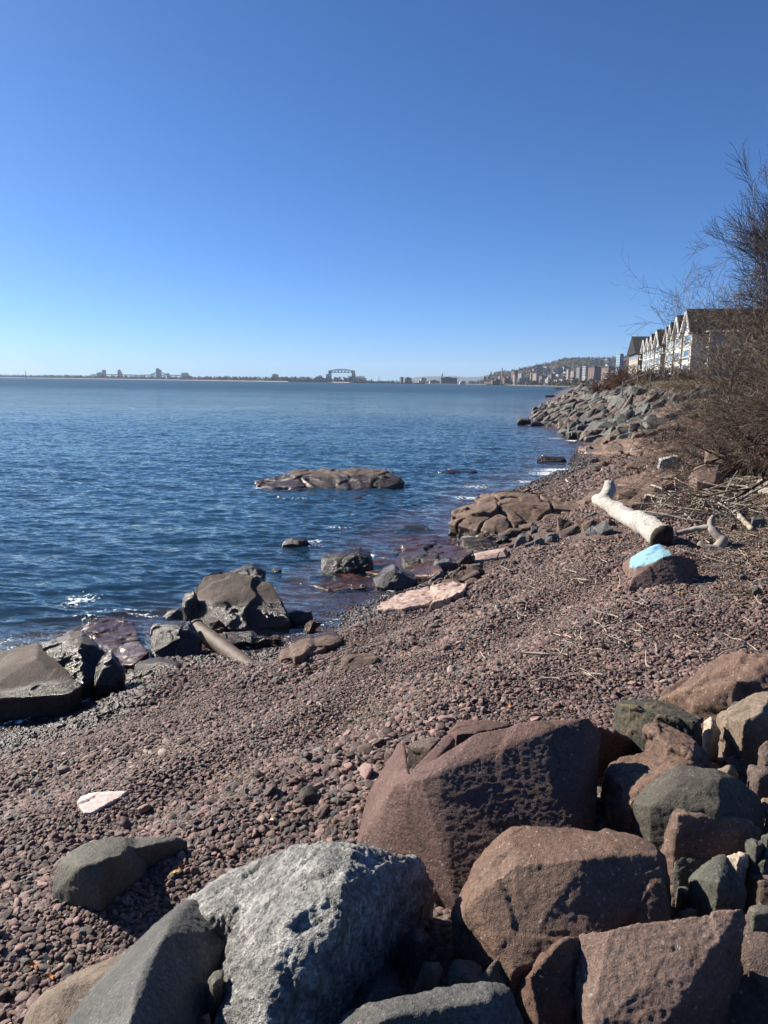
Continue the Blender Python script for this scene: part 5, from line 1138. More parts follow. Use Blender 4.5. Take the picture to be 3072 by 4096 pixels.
for k in range(130):
    zx = 1250 + 750 * rs2.rand(); zy = 60 + 230 * rs2.rand()
    px, py = (530 + 230 * rs2.rand(), 545 + 140 * rs2.rand()) if k % 3 else (480 + 160 * rs2.rand(), 570 + 90 * rs2.rand())
    put_stick(px, py, .12 + .26 * rs2.rand() ** 1.5, rs2.rand() * 3.14, rs2.normal() * .12, k, 'thin pale straw-like stick scattered on the sunny pebbles', 'pale sticks scattered on the open pebbles', lift=.055)
# driftwood chip, leaves
def leafmesh(k):
    r = np.random.RandomState(k); n_ = 9; v = [(0, 0, .012)]
    for i in range(n_):
        th = 2 * math.pi * i / n_; rad = (1.0 if i % 2 else .55) * (.8 + .4 * r.rand()); v.append((rad * math.cos(th), rad * math.sin(th) * .8, .35 * r.rand()))
    return v, [(0, i + 1, (i + 1) % n_ + 1) for i in range(n_)]
M['leafy'] = plain('yellow_leaf', (.55,.38,.12), .7, .3, 20, 0); M['leafo'] = plain('orange_leaf', (.5,.2,.06), .7, .3, 20, 0); M['leafb'] = plain('brown_leaf', (.3,.13,.06), .7, .3, 20, 0); M['leafp'] = plain('pale_leaf', (.62,.5,.33), .7, .2, 20, 0)
LEAVES = [('A',1130,720,'leafy','small yellow leaf on pebbles right of the half-buried olive boulder'),('A',300,1280,'leafp','pale curled leaf on pebbles at the lower left'),('A',215,1420,'leafp','pale leaf above the bottom left brown boulder'),('A',325,1400,'leafo','orange leaf at the top of the bottom left brown boulder'),
  ('A',215,1320,'leafo','tan leaf beside the pale curled leaf at the lower left'),('A',1400,370,'leafp','cream leaf on the pebbles above the white boulder'),('A',1170,670,'leafb','brown leaf in the pebbles near the small yellow leaf'),('B',240,320,'leafy','yellowish leaf tip among pebbles above the white boulder'),('B',95,370,'leafp','pale leaf left of the yellowish leaf tip'),
  ('E',1005,410,'leafp','pale crumpled leaf above the large dark red slab'),('D',345,325,'leafp','pale leaf touching the orange leaf on the pebbles'),('D',360,355,'leafo','bright orange leaf on the open pebbles'),('D',590,460,'leafo','orange leaf just left of the mossy block'),('E',1350,450,'leafb','dark red leaf on the pebbles above the big slab'),
  ('E',1500,220,'leafb','reddish leaf under the thin pale sticks'),('E',655,120,'leafo','tiny orange leaf right of the half-buried stone'),('K',515,1000,'leafy','small yellow leaf below the painted rock left corner'),('K',1000,1105,'leafo','orange-red leaf in front of the painted rock'),('G',1600,980,'leafy','yellow leaf left of the painted rock'),('D',740,270,'leafy','small yellow leaf on pebbles above the mossy block')]
lm = {}
for k, (t, x, y, mt, lab) in enumerate(LEAVES):
    h = hit(*T(t, x, y)); v, f = leafmesh(k); s_ = .028 + .012 * rs2.rand()
    o = mesh_from('leaf', np.array(v) * s_, f, M[mt], None, False); o.location = (h[0], h[1], h[2] + .035); o.rotation_euler = (rs2.normal() * .4 + .4, rs2.normal() * .4, rs2.rand() * 6); tag(o, lab, 'leaf')
for t, x, y, L_, W_, yaw, lab in (('K',232,1010,.24,.07,-.3,'pale yellow wood chip left of the painted rock'),('K',175,852,.09,.05,.2,'small cream wood chip on the pebbles farther left of the painted rock'),('D',150,118,.3,.035,-.1,'slim cream wood splinter on the pebbles above the big slab')):
    h = hit(*T(t, x, y)); o = MB().prism([(-L_/2, 0), (-L_*.2, W_ * .3), (L_*.35, W_ * .25), (L_/2, 0), (L_*.2, -W_ * .25)], 0, .02, lambda a, w_, z_: (a, z_ * 1.6, w_)).build('wood_chip', M['cream']); o.location = (h[0], h[1], h[2] + .04); o.rotation_euler = (.25, 0, yaw); tag(o, lab, 'wood chip')

M['litterleaf'] = plain('litter_leaf', (.26,.16,.08), .8, .4, 6, 0)
# leaf and stick litter below the brush: uncountable
rl = np.random.RandomState(4); n_ = 9000
PX = 8 + 12 * rl.rand(n_ * 3) - 4; PYY = 9 + 16 * rl.rand(n_ * 3)
zz, sg, bg_ = terrain_raw(np.c_[PX, PYY]); kp = (bg_ > -2.6 - .8 * rl.rand(len(PX))) & (bg_ < 3) & (PX / PYY < .62)
Q = np.c_[PX, PYY][kp][:n_]; zq = terrain(Q); n_ = len(Q)
c0 = np.c_[Q, zq + .03]; ang = rl.rand(n_) * 6.28; L_ = .04 + .16 * rl.rand(n_) ** 3
dx = np.c_[np.cos(ang) * L_, np.sin(ang) * L_, rl.normal(0, .02, n_)]
V, Fq = tubes(c0 - dx, c0 + dx, np.full(n_, .006), np.full(n_, .004))
o = mesh_from('debris_litter', V, Fq, [M['straw'], M['litterleaf'], M['greystick'], M['bark']], None, False); mi = np.tile(rl.choice([0, 1, 2, 3, 3, 2], n_), 3); o.data.polygons.foreach_set('material_index', mi.astype(np.int32)); tag(o, 'fine twig and reed litter on the upper beach', kind='stuff')

# ------------------------------------------------------------------ shrubs and trees
def grow(rng, start, direc, length, rad, level, maxlev, out, up=.05, spread=.55, kids=(3, 5), wig=.16, shrink=.62, segs=5, lenmin=.12):
    p = np.array(start, float); d = np.array(direc, float); d /= np.linalg.norm(d); sl = length / segs; r = rad
    marks = []
    for i in range(segs):
        d = d + rng.normal(0, wig, 3) + np.array([0, 0, up]); d /= np.linalg.norm(d); q = p + d * sl; r2 = rad * (1 - .62 * (i + 1) / segs)
        out.append((p, q, r, r2, level)); marks.append((q, d.copy(), r2)); p = q; r = r2
    if level >= maxlev or length < lenmin: return
    k = rng.randint(kids[0], kids[1] + 1)
    for j in range(k):
        i = min(segs - 1, int(segs * (.25 + .75 * (j + rng.rand()) / k))); q, dd, rr_ = marks[i]
        a = rng.normal(0, 1, 3); a -= a @ dd * dd; a /= np.linalg.norm(a) + 1e-9
        nd = dd + a * spread * (.7 + .7 * rng.rand()); grow(rng, q, nd, length * shrink * (.75 + .5 * rng.rand()), max(.0018, rr_ * .68), level + 1, maxlev, out, up, spread, kids, wig, shrink, max(3, segs - 1), lenmin)
def plant(name, label, cat, loc, stems, mats, trunk_levels=1, group=None, nm=('trunk', 'crown'), minr=0.0, extra=None):
    root = empty(name, tuple(loc), label=label, cat=cat, group=group)
    seg_ = stems
    A = [s for s in seg_ if s[4] < trunk_levels]; B = [s for s in seg_ if s[4] >= trunk_levels]
    for part, S_, mt, n in ((nm[0], A, mats[0], 7), (nm[1], B, mats[1], 3)):
        if not S_: continue
        V, Fq = tubes([s[0] for s in S_], [s[1] for s in S_], [max(minr, s[2]) for s in S_], [max(minr, s[3]) for s in S_], n)
        ob = mesh_from(part, V, Fq, mt, root, n > 3)
        if isinstance(mt, list):
            q_ = np.array([s[0] for s in S_]); pk = fbm(q_ * 3.0, 2, 7) + .5 * RS.randn(len(S_)); mi_ = np.where(pk > .75, 2, np.where(pk < -.1, 1, 0)); ob.data.polygons.foreach_set('material_index', np.tile(mi_, n).astype(np.int32))
    return root
def copy_tree(o, parent=None):
    c = o.copy(); COL.objects.link(c); c.parent = parent
    for ch in [x for x in bpy.data.objects if x.parent == o]: copy_tree(ch, c)
    return c
rg = np.random.RandomState(77)
def shrub_stems(rng, h, nst=9, maxlev=4, kids=(4, 6), lean=(-.25, 0)):
    out = []
    for k in range(nst):
        a = rng.rand() * 6.28; d = np.array([math.cos(a) * .8 + lean[0], math.sin(a) * .8 + lean[1], .55 + .7 * rng.rand()])
        grow(rng, np.array([math.cos(a) * .15, math.sin(a) * .15, -.1]), d, h * (.6 + .35 * rng.rand()), .036 + .03 * rng.rand(), 0, maxlev, out, up=.012, spread=.8, kids=kids, wig=.24, shrink=.58)
    return out
SHR = [('tallest tangled bare shrub at the right edge behind the driftwood', 9.8, 17.8, 3.8), ('wide tangled bare shrub leaning over the red bedrock mounds', 10.7, 20.8, 3.2),
       ('bare shrub at the right edge between the wide one and the bare tree', 12.9, 22.5, 4.3), ('low spreading bare shrub at the left end of the thicket', 11.6, 24.0, 2.2),
       ('dense bare shrub at the right edge under the bare tree', 14.8, 26.0, 4.9), ('bare shrub at the far right behind the tallest one', 16.6, 29.0, 5.0),
       ('leafless bush at the right edge nearest the camera', 10.6, 15.8, 2.8), ('bare shrub at the back of the thicket near the terrace', 19.4, 34.0, 2.8)]
protos = []
for k, (lab, x, y, h) in enumerate(SHR):
    if k < 5:
        st = shrub_stems(rg, h, 14, 4, (4, 5)); o = plant('bare_shrub', lab, 'shrub', (x, y, ground(x, y)), st, (M['bark'], [M['twig'], M['bark'], M['paletwig']]), 2, 'leafless shrubs of the thicket', ('stems', 'twigs'), minr=.0036); protos.append((o, h))
        print('shrub', len(st))
    else:
        src, h0 = protos[k % 5]; o = copy_tree(src); o.location = (x, y, ground(x, y)); o.scale = (h / h0,) * 3; o.rotation_euler = (0, 0, k * 1.7); o['label'] = lab
# low dead branches hanging over the debris
st = []
for k in range(16):
    b0 = np.array([9.2 + 1.2 * rg.rand(), 13.5 + 2.5 * rg.rand(), 0]); b0[2] = ground(b0[0], b0[1]) + .3 + 1.1 * rg.rand()
    grow(rg, b0 - np.array([9.4, 14.5, ground(9.4, 14.5)]), np.array([-1, -.35 + .5 * rg.normal(), .02]), 2.2 + .9 * rg.rand(), .022, 0, 3, st, up=-.02, spread=.4, kids=(3, 4), wig=.1, shrink=.5)
plant('bare_shrub', 'dead shrub with long grey branches drooping over the driftwood tangle', 'shrub', (9.4, 14.5, ground(9.4, 14.5)), st, (M['bark'], M['twig']), 1, 'leafless shrubs of the thicket', ('stems', 'twigs'), minr=.003)
# tall bare tree at the right edge
out = []
for k in range(10):
    d = np.array([-.6 + .17 * k, .25 * rg.normal(), 1.0]); grow(rg, np.array([.1 * k, 0, -.2]), d, 5.6 + 1.2 * rg.rand(), .12, 0, 4, out, up=.02, spread=.6, kids=(6, 8), wig=.10, shrink=.56, segs=9)
out = [s for s in out if s[1][0] > -6.0 + max(0, s[1][2] - 7) * .22]
tr = plant('bare_tree', 'tall leafless tree rising above the thicket at the right edge', 'tree', (15.0, 26.5, ground(15.0, 26.5)), out, (M['bark'], M['treetwig']), 1, minr=.0088); tr.scale = (.62, .62, .80); print('tree', len(out))
lv = []; lf = []
for k in range(260):
    s = out[rg.randint(len(out))]
    if s[1][2] < 5.2 or s[1][2] > 11 or s[1][0] < -1.8: continue
    c_ = s[1]; b_ = len(lv); a_ = rg.rand(3) * .16 - .08; b2 = rg.rand(3) * .16 - .08; lv += [c_, c_ + a_, c_ + a_ + b2, c_ + b2]; lf.append((b_, b_+1, b_+2, b_+3))
mesh_from('dead_leaves', lv, lf, M['deadleaf'], tr, False)
# small far bare tree and red bushes on the bank
out = []
for k in range(3): grow(rg, (0, 0, -.2), np.array([-.35 + .35 * k, 0, 1.1]), 3.4, .14, 0, 3, out, up=.03, spread=.75, kids=(5, 7), wig=.12, shrink=.62, segs=6)
bt = at_y(*T('V', 2392, 1542), 92.0)
plant('bare_tree', 'small spreading leafless tree standing alone on the bank by the riprap', 'tree', (bt[0], bt[1], ground(bt[0], bt[1])), out, (M['bark'], M['treetwig']), 1, minr=.022)
RB = [('red-brown leafless bush on the bank right of the small bare tree', 2470, 1545, 82, 1.7), ('broad red-brown bush behind the wire fence', 2530, 1555, 80, 2.0), ('tall red-brown bush just left of the wire fence', 2430, 1548, 84, 1.4),
      ('brown dry bush behind the second fence post', 2585, 1560, 74, 1.6), ('brown dry bush in front of the cream houses', 2650, 1565, 74, 1.8), ('dry bush under the near corner of the cream houses', 2710, 1560, 70, 1.8)]
rp = None
for k, (lab, sx, sy, D_, h) in enumerate(RB):
    px, py = sx / 4, sy / 4; b_ = at_y(px, py, D_); loc = (b_[0], b_[1], ground(b_[0], b_[1]))
    if k in (0, 3):
        st = shrub_stems(rg, h, 12, 3, (4, 6), (0, 0)); rp = plant('bank_bush', lab, 'bush', loc, st, (M['twigr'] if k == 0 else M['bark'], M['twigr'] if k == 0 else M['twig']), 1, 'dry bushes on top of the bank', ('stems', 'twigs'), minr=.014); h0 = h
    else:
        o = copy_tree(rp); o.location = loc; o.scale = (h / h0 * 1.3, h / h0 * 1.2, h / h0); o.rotation_euler = (0, 0, k * 1.3); o['label'] = lab
# dry grass on top of the bank
rgz = np.random.RandomState(6); n_ = 26000
dd = d0 - 4 + 95 * rgz.rand(n_) ** 1.3; off = -(.2 + 5.0 * rgz.rand(n_))
C_ = np.c_[np.interp(dd, seg, BK[:, 0]), np.interp(dd, seg, BK[:, 1])]; Tn = np.c_[np.interp(dd + .5, seg, BK[:, 0]), np.interp(dd + .5, seg, BK[:, 1])] - C_; Tn /= np.linalg.norm(Tn, axis=1, keepdims=True)
Q = C_ + np.c_[-Tn[:, 1], Tn[:, 0]] * off[:, None]; zq = terrain(Q)
h_ = .45 + .55 * rgz.rand(n_); top = np.c_[Q + rgz.normal(0, .12, (n_, 2)), zq + h_]
V, Fq = tubes(np.c_[Q, zq - .05], top, np.full(n_, .018), np.full(n_, .006))
o = mesh_from('dry_grass', V, Fq, M['grass'], None, False); tag(o, 'tall dry yellow grass along the top of the riprap bank', kind='stuff')
# wire fence on the bank
fr = empty('wire_fence', (0, 0, 0), label='wire fence of thin metal posts behind the dry grass on the bank', cat='fence')
fp = []
for sx in (2490, 2548, 2600, 2654, 2706):
    b_ = at_y(sx / 4, 388, 66 - (sx - 2490) * .02); b_[2] = ground(b_[0], b_[1]); fp.append(b_)
fr.location = tuple(fp[0])
for b_ in fp:
    m_ = MB().cyl((0, 0), .045, -.3, 2.1, 8); o = m_.build('post', M['steel']); o.location = b_ - fp[0]; o.parent = fr
for zh in (.15, 1.0, 2.0):
    m_ = MB()
    for i in range(len(fp) - 1): m_.bar(fp[i] - fp[0] + [0, 0, zh], fp[i + 1] - fp[0] + [0, 0, zh], .03)
    o = m_.build('wire', M['steel']); o.parent = fr
# broken stakes at the foot of the bank
for k, (x, y, x2, y2) in enumerate([(945,455,935,405),(960,430,955,385),(1000,420,1015,325),(1020,415,1025,330),(1055,420,1078,320),(1075,412,1090,330)]):
    px, py = T('L', x, y); b_ = hit(px, py); t_ = at_y(*T('L', x2, y2), b_[1]); n__ = ['leftmost thin', 'second thin', 'third', 'fourth', 'fifth slanting', 'rightmost slanting'][k]
    o = polytube('stake', [b_ - [0, 0, .2], (b_ + t_) / 2, t_], [.05, .045, .035], M['bark'], None, n=6, rough=.1, seed=k, loc=tuple(b_)); tag(o, n__ + ' dark broken stake at the foot of the bank below the brush', 'stake', 'row of broken stakes')
# ------------------------------------------------------------------ far shore
HZ = lambda x: 814.5 + .0135 * x          # horizon row in the wide picture
def FP(dx, dy, D):
    return at_y(dx * .46293, dy * .46293, D)
Z1 = lambda x, y: (x * .3906, 702 + y * .3906)
Z2 = lambda x, y: (540 + x * .2929, 756 + y * .2929)
Z3 = lambda x, y: (972 + x * .2278, 729 + y * .2278)
# land: one low sheet behind the lake
front = [(-9000, 8200), (-3800, 7200), (-2600, 6000), (-1500, 5200), (-700, 4300), (-380, 3950), (-180, 3700), (60, 3500), (330, 3400), (420, 3000), (380, 2500), (350, 2100), (350, 1700), (320, 1380), (290, 1180)]
V = []; Fc = []
for i, (x, y) in enumerate(front):
    n2 = np.array([.0, 1.0]);
    V += [(x, y - 12, -1.5), (x, y + 6, 1.6), (x + (60 if i < 10 else 120), y + 120, 3.0), (x * 1.6 + (0 if i < 9 else 3500), y + 9000, 4.0)]
for i in range(len(front) - 1):
    for k in range(3): Fc.append((i * 4 + k, i * 4 + 4 + k, i * 4 + 5 + k, i * 4 + 1 + k))
far = mesh_from('far_shore', V, Fc, M['farland'], None, False); tag(far, 'low far shore of the lake', kind='structure')
bm_ = bmesh.new(); bm_.from_mesh(far.data); bmesh.ops.recalc_face_normals(bm_, faces=bm_.faces[:])
if sum(f.normal.z for f in bm_.faces) < 0: bmesh.ops.reverse_faces(bm_, faces=bm_.faces[:])
bm_.to_mesh(far.data); bm_.free()
# sandy strip along the long spit
V = []; Fc = []
for i, (x, y) in enumerate(front[:7]): V += [(x, y - 22, -.5), (x, y + 14, 2.6)]
for i in range(6): Fc.append((2*i, 2*i+2, 2*i+3, 2*i+1))
tag(mesh_from('sand_spit', V, Fc, M['sandy'], None, False), 'pale sand strip along the far spit', kind='structure')

# hills
def hill(name, prof, D0, D1, mat, label, rough, base_z=0, nx=260, nd=40, seed=1):
    xs = np.linspace(prof[0][0], prof[-1][0], nx); top = np.interp(xs, [p[0] for p in prof], [p[1] for p in prof])
    V = []
    for j in range(nd):
        t = j / (nd - 1); D = D0 + (D1 - D0) * t
        for i in range(nx):
            p = FP(xs[i], top[i], D1); zt = max(p[2], base_z + 1)
            X = (xs[i] * .46293 - 384) / F * D
            zz = base_z + (zt - base_z) * (math.sin(t * math.pi / 2) ** 1.15)
            V.append((X, D, zz))
    V = np.array(V); nz_ = fbm(V * np.array([1, 1, .2]) / rough[1], 5, seed); V[:, 2] += nz_ * rough[0] * np.clip((V[:, 2] - base_z) / 40, 0, 1)
    i = np.arange((nd - 1) * (nx - 1)); r = i // (nx - 1); c = i % (nx - 1); a = r * nx + c
    o = mesh_from(name, V, np.c_[a, a + 1, a + nx + 1, a + nx], mat); tag(o, label, kind='structure'); return o, V, nx, nd
p3 = lambda L: [Z3(x, y) for x, y in L]
hh, HV, hnx, hnd = hill('hill', p3([(290,425),(330,392),(370,372),(400,352),(470,344),(550,343),(600,330),(700,300),(800,280),(830,275),(900,262),(960,238),(1050,218),(1150,213),(1250,211),(1350,213),(1450,217),(1540,208),(1640,200),(2000,185),(3400,170)]), 2300, 3900, M['hill'], 'brown wooded hillside above the city', (9, 60), 2)
hill('far_hill', [Z2(1130,232), Z2(1195,206), Z2(1290,197), Z2(1450,196), Z2(1580,198), Z2(1659,196)] + p3([(100,368),(200,368),(300,364),(380,360),(460,356),(700,380),(800,420)]), 9500, 12500, M['farhill'], 'pale blue ridge on the horizon', (10, 500), 2, 120, 12, 5)

# far buildings
def TT(z, r): return FP(*z(r[0], r[1]), 1000)
def bbox(z, x0, x1, y0, D, y1=None):
    a = FP(*z(x0, y0), D); b = FP(*z(x1, y0), D); return (a[0] + b[0]) / 2, b[0] - a[0], (a[2] + b[2]) / 2
def building(name, label, z, boxes, D, mats, rz=.6, cat='building', group=None, roof=True, deep=None):
    """boxes: (x0, x1, ytop, partname, material) in strip pixels; blocks turned by rz so that their lakeward side faces the sun"""
    cx, w0, _ = bbox(z, boxes[0][0], boxes[0][1], boxes[0][2], D)
    root = empty(name, (cx, D, 1.5), 0, label=label, cat=cat, group=group)
    for k, (x0, x1, yt, pn, mt) in enumerate(boxes):
        c, w, zt = bbox(z, x0, x1, yt, D)
        if rz: side = w / (abs(math.cos(rz)) + abs(math.sin(rz)))
        else: side = w
        dp = deep or side
        m_ = MB().box(-side/2, side/2, -dp/2, dp/2, 0, zt - 1.5)
        o = m_.build(pn, M[mt]); o.location = (c - cx, dp * .4 + k * .3, 0); o.rotation_euler = (0, 0, rz); o.parent = root
        if roof and side > 14:
            o2 = MB().box(-side/2 - .5, side/2 + .5, -dp/2 - .5, dp/2 + .5, zt - 1.5, zt - .3).box(-side*.2, side*.15, -dp*.2, dp*.2, zt - .3, zt + 2.5).build('roof' if k == 0 else 'tower_roof', M['roofd'])
            o2.location = o.location; o2.rotation_euler = o.rotation_euler; o2.parent = root
    return root
B = building
B('grain_elevator','pale grain elevator with a tower, farthest left on the horizon',Z1,[(535,566,264,'wall','f_conc'),(564,580,250,'tower','f_conc')],6500,0,rz=0,deep=30)
B('grain_elevator','stepped narrow pale elevator, second from the left on the horizon',Z1,[(650,670,262,'wall','f_conc'),(651,662,249,'tower','f_conc')],6500,0,rz=0,deep=30)
B('grain_elevator','tall grey elevator tower standing in front of the distant arch bridge',Z1,[(862,876,242,'tower','f_conc'),(875,887,250,'wall','f_conc')],5600,0,rz=0,deep=30)
B('building','small pale block beside the right foot of the distant arch bridge',Z1,[(921,934,269,'wall','f_conc')],5800,0,rz=0,deep=20)
r = B('grain_elevator','cluster of pale storage silos right of the distant arch bridge',Z1,[(1003,1042,272,'wall','f_conc')],5800,0,rz=0,deep=30,roof=False)
for k in range(6):
    c, w, zt = bbox(Z1, 1003 + k * 6.5, 1010 + k * 6.5, 264, 5800); o = MB().cyl((0, 0), w/2, 0, zt - 1.5, 12).build('silo', M['f_metal']); o.location = (c - r.location.x, -8, 0); o.parent = r
B('grain_elevator','dark elevator block with a low wing on the spit left of the lift bridge',Z2,[(163,204,181,'tower','f_conc'),(204,300,204,'wall','f_conc')],4700,0,rz=0,deep=40)
B('warehouse','long low pale warehouse with a raised box left of the lift bridge',Z2,[(480,578,208,'wall','f_conc'),(503,529,192,'tower','f_conc')],4400,0,rz=0,deep=40)
B('tower','grey narrow tower directly left of the lift bridge',Z2,[(561,578,178,'tower','f_grey')],4400,0,rz=0,deep=20)
B('building','small pale block under the span of the lift bridge',Z2,[(629,642,208,'wall','f_conc')],4500,0,rz=0,deep=20)
r = B('grain_elevator','long elevator with a row of pale silo tops right of the lift bridge',Z2,[(708,858,208,'wall','f_conc'),(762,777,176,'tower','f_grey')],4600,0,rz=0,deep=40)
c, w, zt = bbox(Z2, 720, 848, 192, 4600)
for k in range(14):
    o = MB().cyl((0, 0), w / 28 * .95, 0, zt - 1.5, 10, w / 28 * .7).build('silo', M['f_tan']); o.location = (c - w/2 + (k + .5) * w / 14 - r.location.x, -26, 0); o.parent = r
B('building','low grey shed by the harbour right of the lift bridge',Z2,[(780,862,226,'wall','f_grey')],3900,0,rz=0,deep=30)
B('building','low pale shed with a stepped roof in the harbour',Z2,[(862,918,229,'wall','f_conc')],3900,0,rz=0,deep=30)
B('building','long low dark dock building left of the dark twin blocks',Z2,[(920,1050,236,'wall','f_dark')],3700,0,rz=0,deep=30)
B('building','dark tall block left of the twin blocks on the harbour front',Z2,[(1104,1133,199,'wall','f_dark')],3600,0,rz=.5)
B('building','dark wide block right of the twin blocks on the harbour front',Z2,[(1138,1192,206,'wall','f_dark')],3600,0,rz=.3)
B('building','small white building in front of the pale blue ridge',Z2,[(1256,1300,210,'wall','f_white'),(1241,1258,224,'annex','f_white')],3500,0,rz=.2)
B('building','long dark brick warehouse carrying the water tower',Z2,[(1398,1532,206,'wall','f_dark')],3100,0,rz=.12,deep=30)
B('building','low pale brick wing left of the water tower warehouse',Z2,[(1320,1402,229,'wall','f_pink')],3050,0,rz=.12,deep=25)
def chimney(label, z, x, y, D, rr_, mt='f_brick'):
    c, _, zt = bbox(z, x - 1, x + 1, y, D); o = MB().cyl((0, 0), rr_, 0, zt, 10, rr_ * .75).build('chimney', M[mt]); o.location = (c, D, 0); tag(o, label, 'chimney')
chimney('short grey chimney right of the long elevator', Z2, 897, 210, 3900, 2.4, 'f_grey'); chimney('thin grey chimney standing alone over the low harbour sheds', Z2, 952, 197, 3900, 2, 'f_grey')
chimney('tall tan brick chimney in front of the wooded hillside', Z3, 495, 290, 2300, 2.3, 'f_tan')
# water tower
c, w, zt = bbox(Z2, 1411, 1425, 172, 3090); zb = bbox(Z2, 1411, 1425, 206, 3090)[2]
r = empty('water_tower', (c, 3090, zb - 1), label='water tower on legs above the long dark warehouse', cat='water tower')
hh_ = zt - zb
MB().cyl((0, 0), w/2, hh_*.55, hh_*.9, 12).cyl((0, 0), w/2, hh_*.9, hh_*1.08, 12, .5).build('tank', M['f_metal'], r, None)
for o in bpy.data.objects:
    if o.parent == r: o.location = (0, 0, 0)
for sx in (-1, 1):
    for sy in (-1, 1):
        o = MB().bar((sx * w * .42, sy * w * .42, 0), (sx * w * .36, sy * w * .36, hh_ * .56), 1.8).build('leg', M['steel']); o.parent = r
# vertical lift bridge
D = 3650
def lp(x, y): return FP(*Z2(x, y), D)
r = empty('lift_bridge', (float(lp(677, 240)[0]), D, 0), label='steel vertical lift bridge with an arched top truss over the canal', cat='bridge')
O = np.array([lp(677, 240)[0], D, 0])
for x0, x1 in ((581, 599), (752, 772)):
    m_ = MB()
    for yy_ in (-8, 8):
        a, b_, c_, d2 = lp(x0, 240), lp(x1, 240), lp(x0 + 3, 150), lp(x1 - 3, 150)
        for p, q in ((a, c_), (b_, d2)): m_.bar(p - O + [0, yy_, 0], q - O + [0, yy_, 0], 4.2)
        for t in np.linspace(0, 1, 8)[:-1]:
            u = t + 1/7; m_.bar(a*(1-t)+c_*t - O + [0, yy_, 0], b_*(1-u)+d2*u - O + [0, yy_, 0], 2.2); m_.bar(b_*(1-t)+d2*t - O + [0, yy_, 0], a*(1-u)+c_*u - O + [0, yy_, 0], 2.2)
    o = m_.build('tower', M['steel']); o.parent = r
m_ = MB(); n_ = 16
for yy_ in (-8, 8):
    T_ = []; Bt = []
    for i in range(n_ + 1):
        t = i / n_; x = 579 + (774 - 579) * t; T_.append(lp(x, 163 - 21 * math.sin(math.pi * t) ** .6) - O + [0, yy_, 0]); Bt.append(lp(x, 166) - O + [0, yy_, 0])
    for i in range(n_):
        m_.bar(T_[i], T_[i+1], 2.6); m_.bar(Bt[i], Bt[i+1], 2.6); m_.bar(T_[i], Bt[i+1] if i % 2 else Bt[i], 1.6); m_.bar(Bt[i] if i % 2 == 0 else T_[i], T_[i+1] if i % 2 == 0 else Bt[i+1], 1.6)
o = m_.build('top_truss', M['steel']); o.parent = r
m_ = MB(); m_.box(*(lp(585, 232)[0] - O[0], lp(768, 232)[0] - O[0]), -8, 8, 6, 10); o = m_.build('deck', M['steel']); o.parent = r
# distant arch bridge
D = 5900
def ap(x, y): return FP(*Z1(x, y), D)
O = np.array([ap(880, 280)[0], D, 0]); r = empty('arch_bridge', tuple(O), label='distant long bridge with a steel arch far off on the left horizon', cat='bridge')
m_ = MB(); x_ = [500, 600, 700, 760, 828, 930, 1000, 1060]; y_ = [276, 275, 276, 278, 277, 277, 280, 284]
P_ = [ap(a, b) - O for a, b in zip(x_, y_)]
for i in range(7): m_.bar(P_[i], P_[i+1], 7)
o = m_.build('deck', M['steel']); o.parent = r
m_ = MB(); ar = [ap(828 + 100 * t, 277 - 15 * math.sin(math.pi * t)) - O for t in np.linspace(0, 1, 15)]
for i in range(14): m_.bar(ar[i], ar[i+1], 6)
for i in range(1, 14): m_.bar(ar[i], np.array([ar[i][0], ar[i][1], ap(828, 277)[2]]), 2)
o = m_.build('arch', M['steel']); o.parent = r
for k in range(16):
    x = 510 + k * 36; p = ap(x, np.interp(x, x_, y_)) - O; o = MB().bar(p, (p[0], p[1], 0), 5).build('pier', M['f_conc']); o.parent = r
# harbour cranes
for k, (x, y, x2) in enumerate([(1252, 279, 1246), (1262, 281, 1256), (1270, 279, 1262), (146, 255, 140)]):
    p = FP(*Z1(x, 294), 5400); q = FP(*Z1(x2, y), 5400); o = MB().bar((0, 0, 0), q - p, 3.2).box(-5, 5, -5, 5, -2, 10).build('harbour_crane', M['steel']); o.location = p; tag(o, ['left', 'middle', 'right', 'lone']. __getitem__(k) + (' crane jib of the three on the far harbour' if k < 3 else ' thin crane jib far left on the horizon'), 'crane')
# canal piers and breakwaters
for k, (x0, x1, y, D_, lab) in enumerate([(282, 575, 240, 3500, 'long dark canal pier left of the lift bridge'), (760, 1040, 247, 3150, 'dark breakwater right of the lift bridge'), (1040, 1290, 250, 2900, 'low rubble breakwater below the dark twin blocks')]):
    a = FP(*Z2(x0, y), D_); b_ = FP(*Z2(x1, y), D_); o = MB().box(0, b_[0] - a[0], -5, 5, -2, 3.2).box(4, 9, -2, 2, 3.2, 9).build('breakwater', M['f_dark']); o.location = (a[0], D_, 0); tag(o, lab, 'breakwater')
c, w, zt = bbox(Z2, 1545, 1588, 225, 2950); m_ = MB().prism([(-w/2, 0), (w/2, 0), (w/2, zt*.75), (w*.1, zt), (-w*.2, zt*.85), (-w/2, zt*.5)], -15, 15, lambda a, w_, z_: (a, w_, z_)); o = m_.build('arena_roof', M['f_metal']); o.location = (c, 2950, 0); tag(o, 'curved white arena roof right of the water tower', 'building')

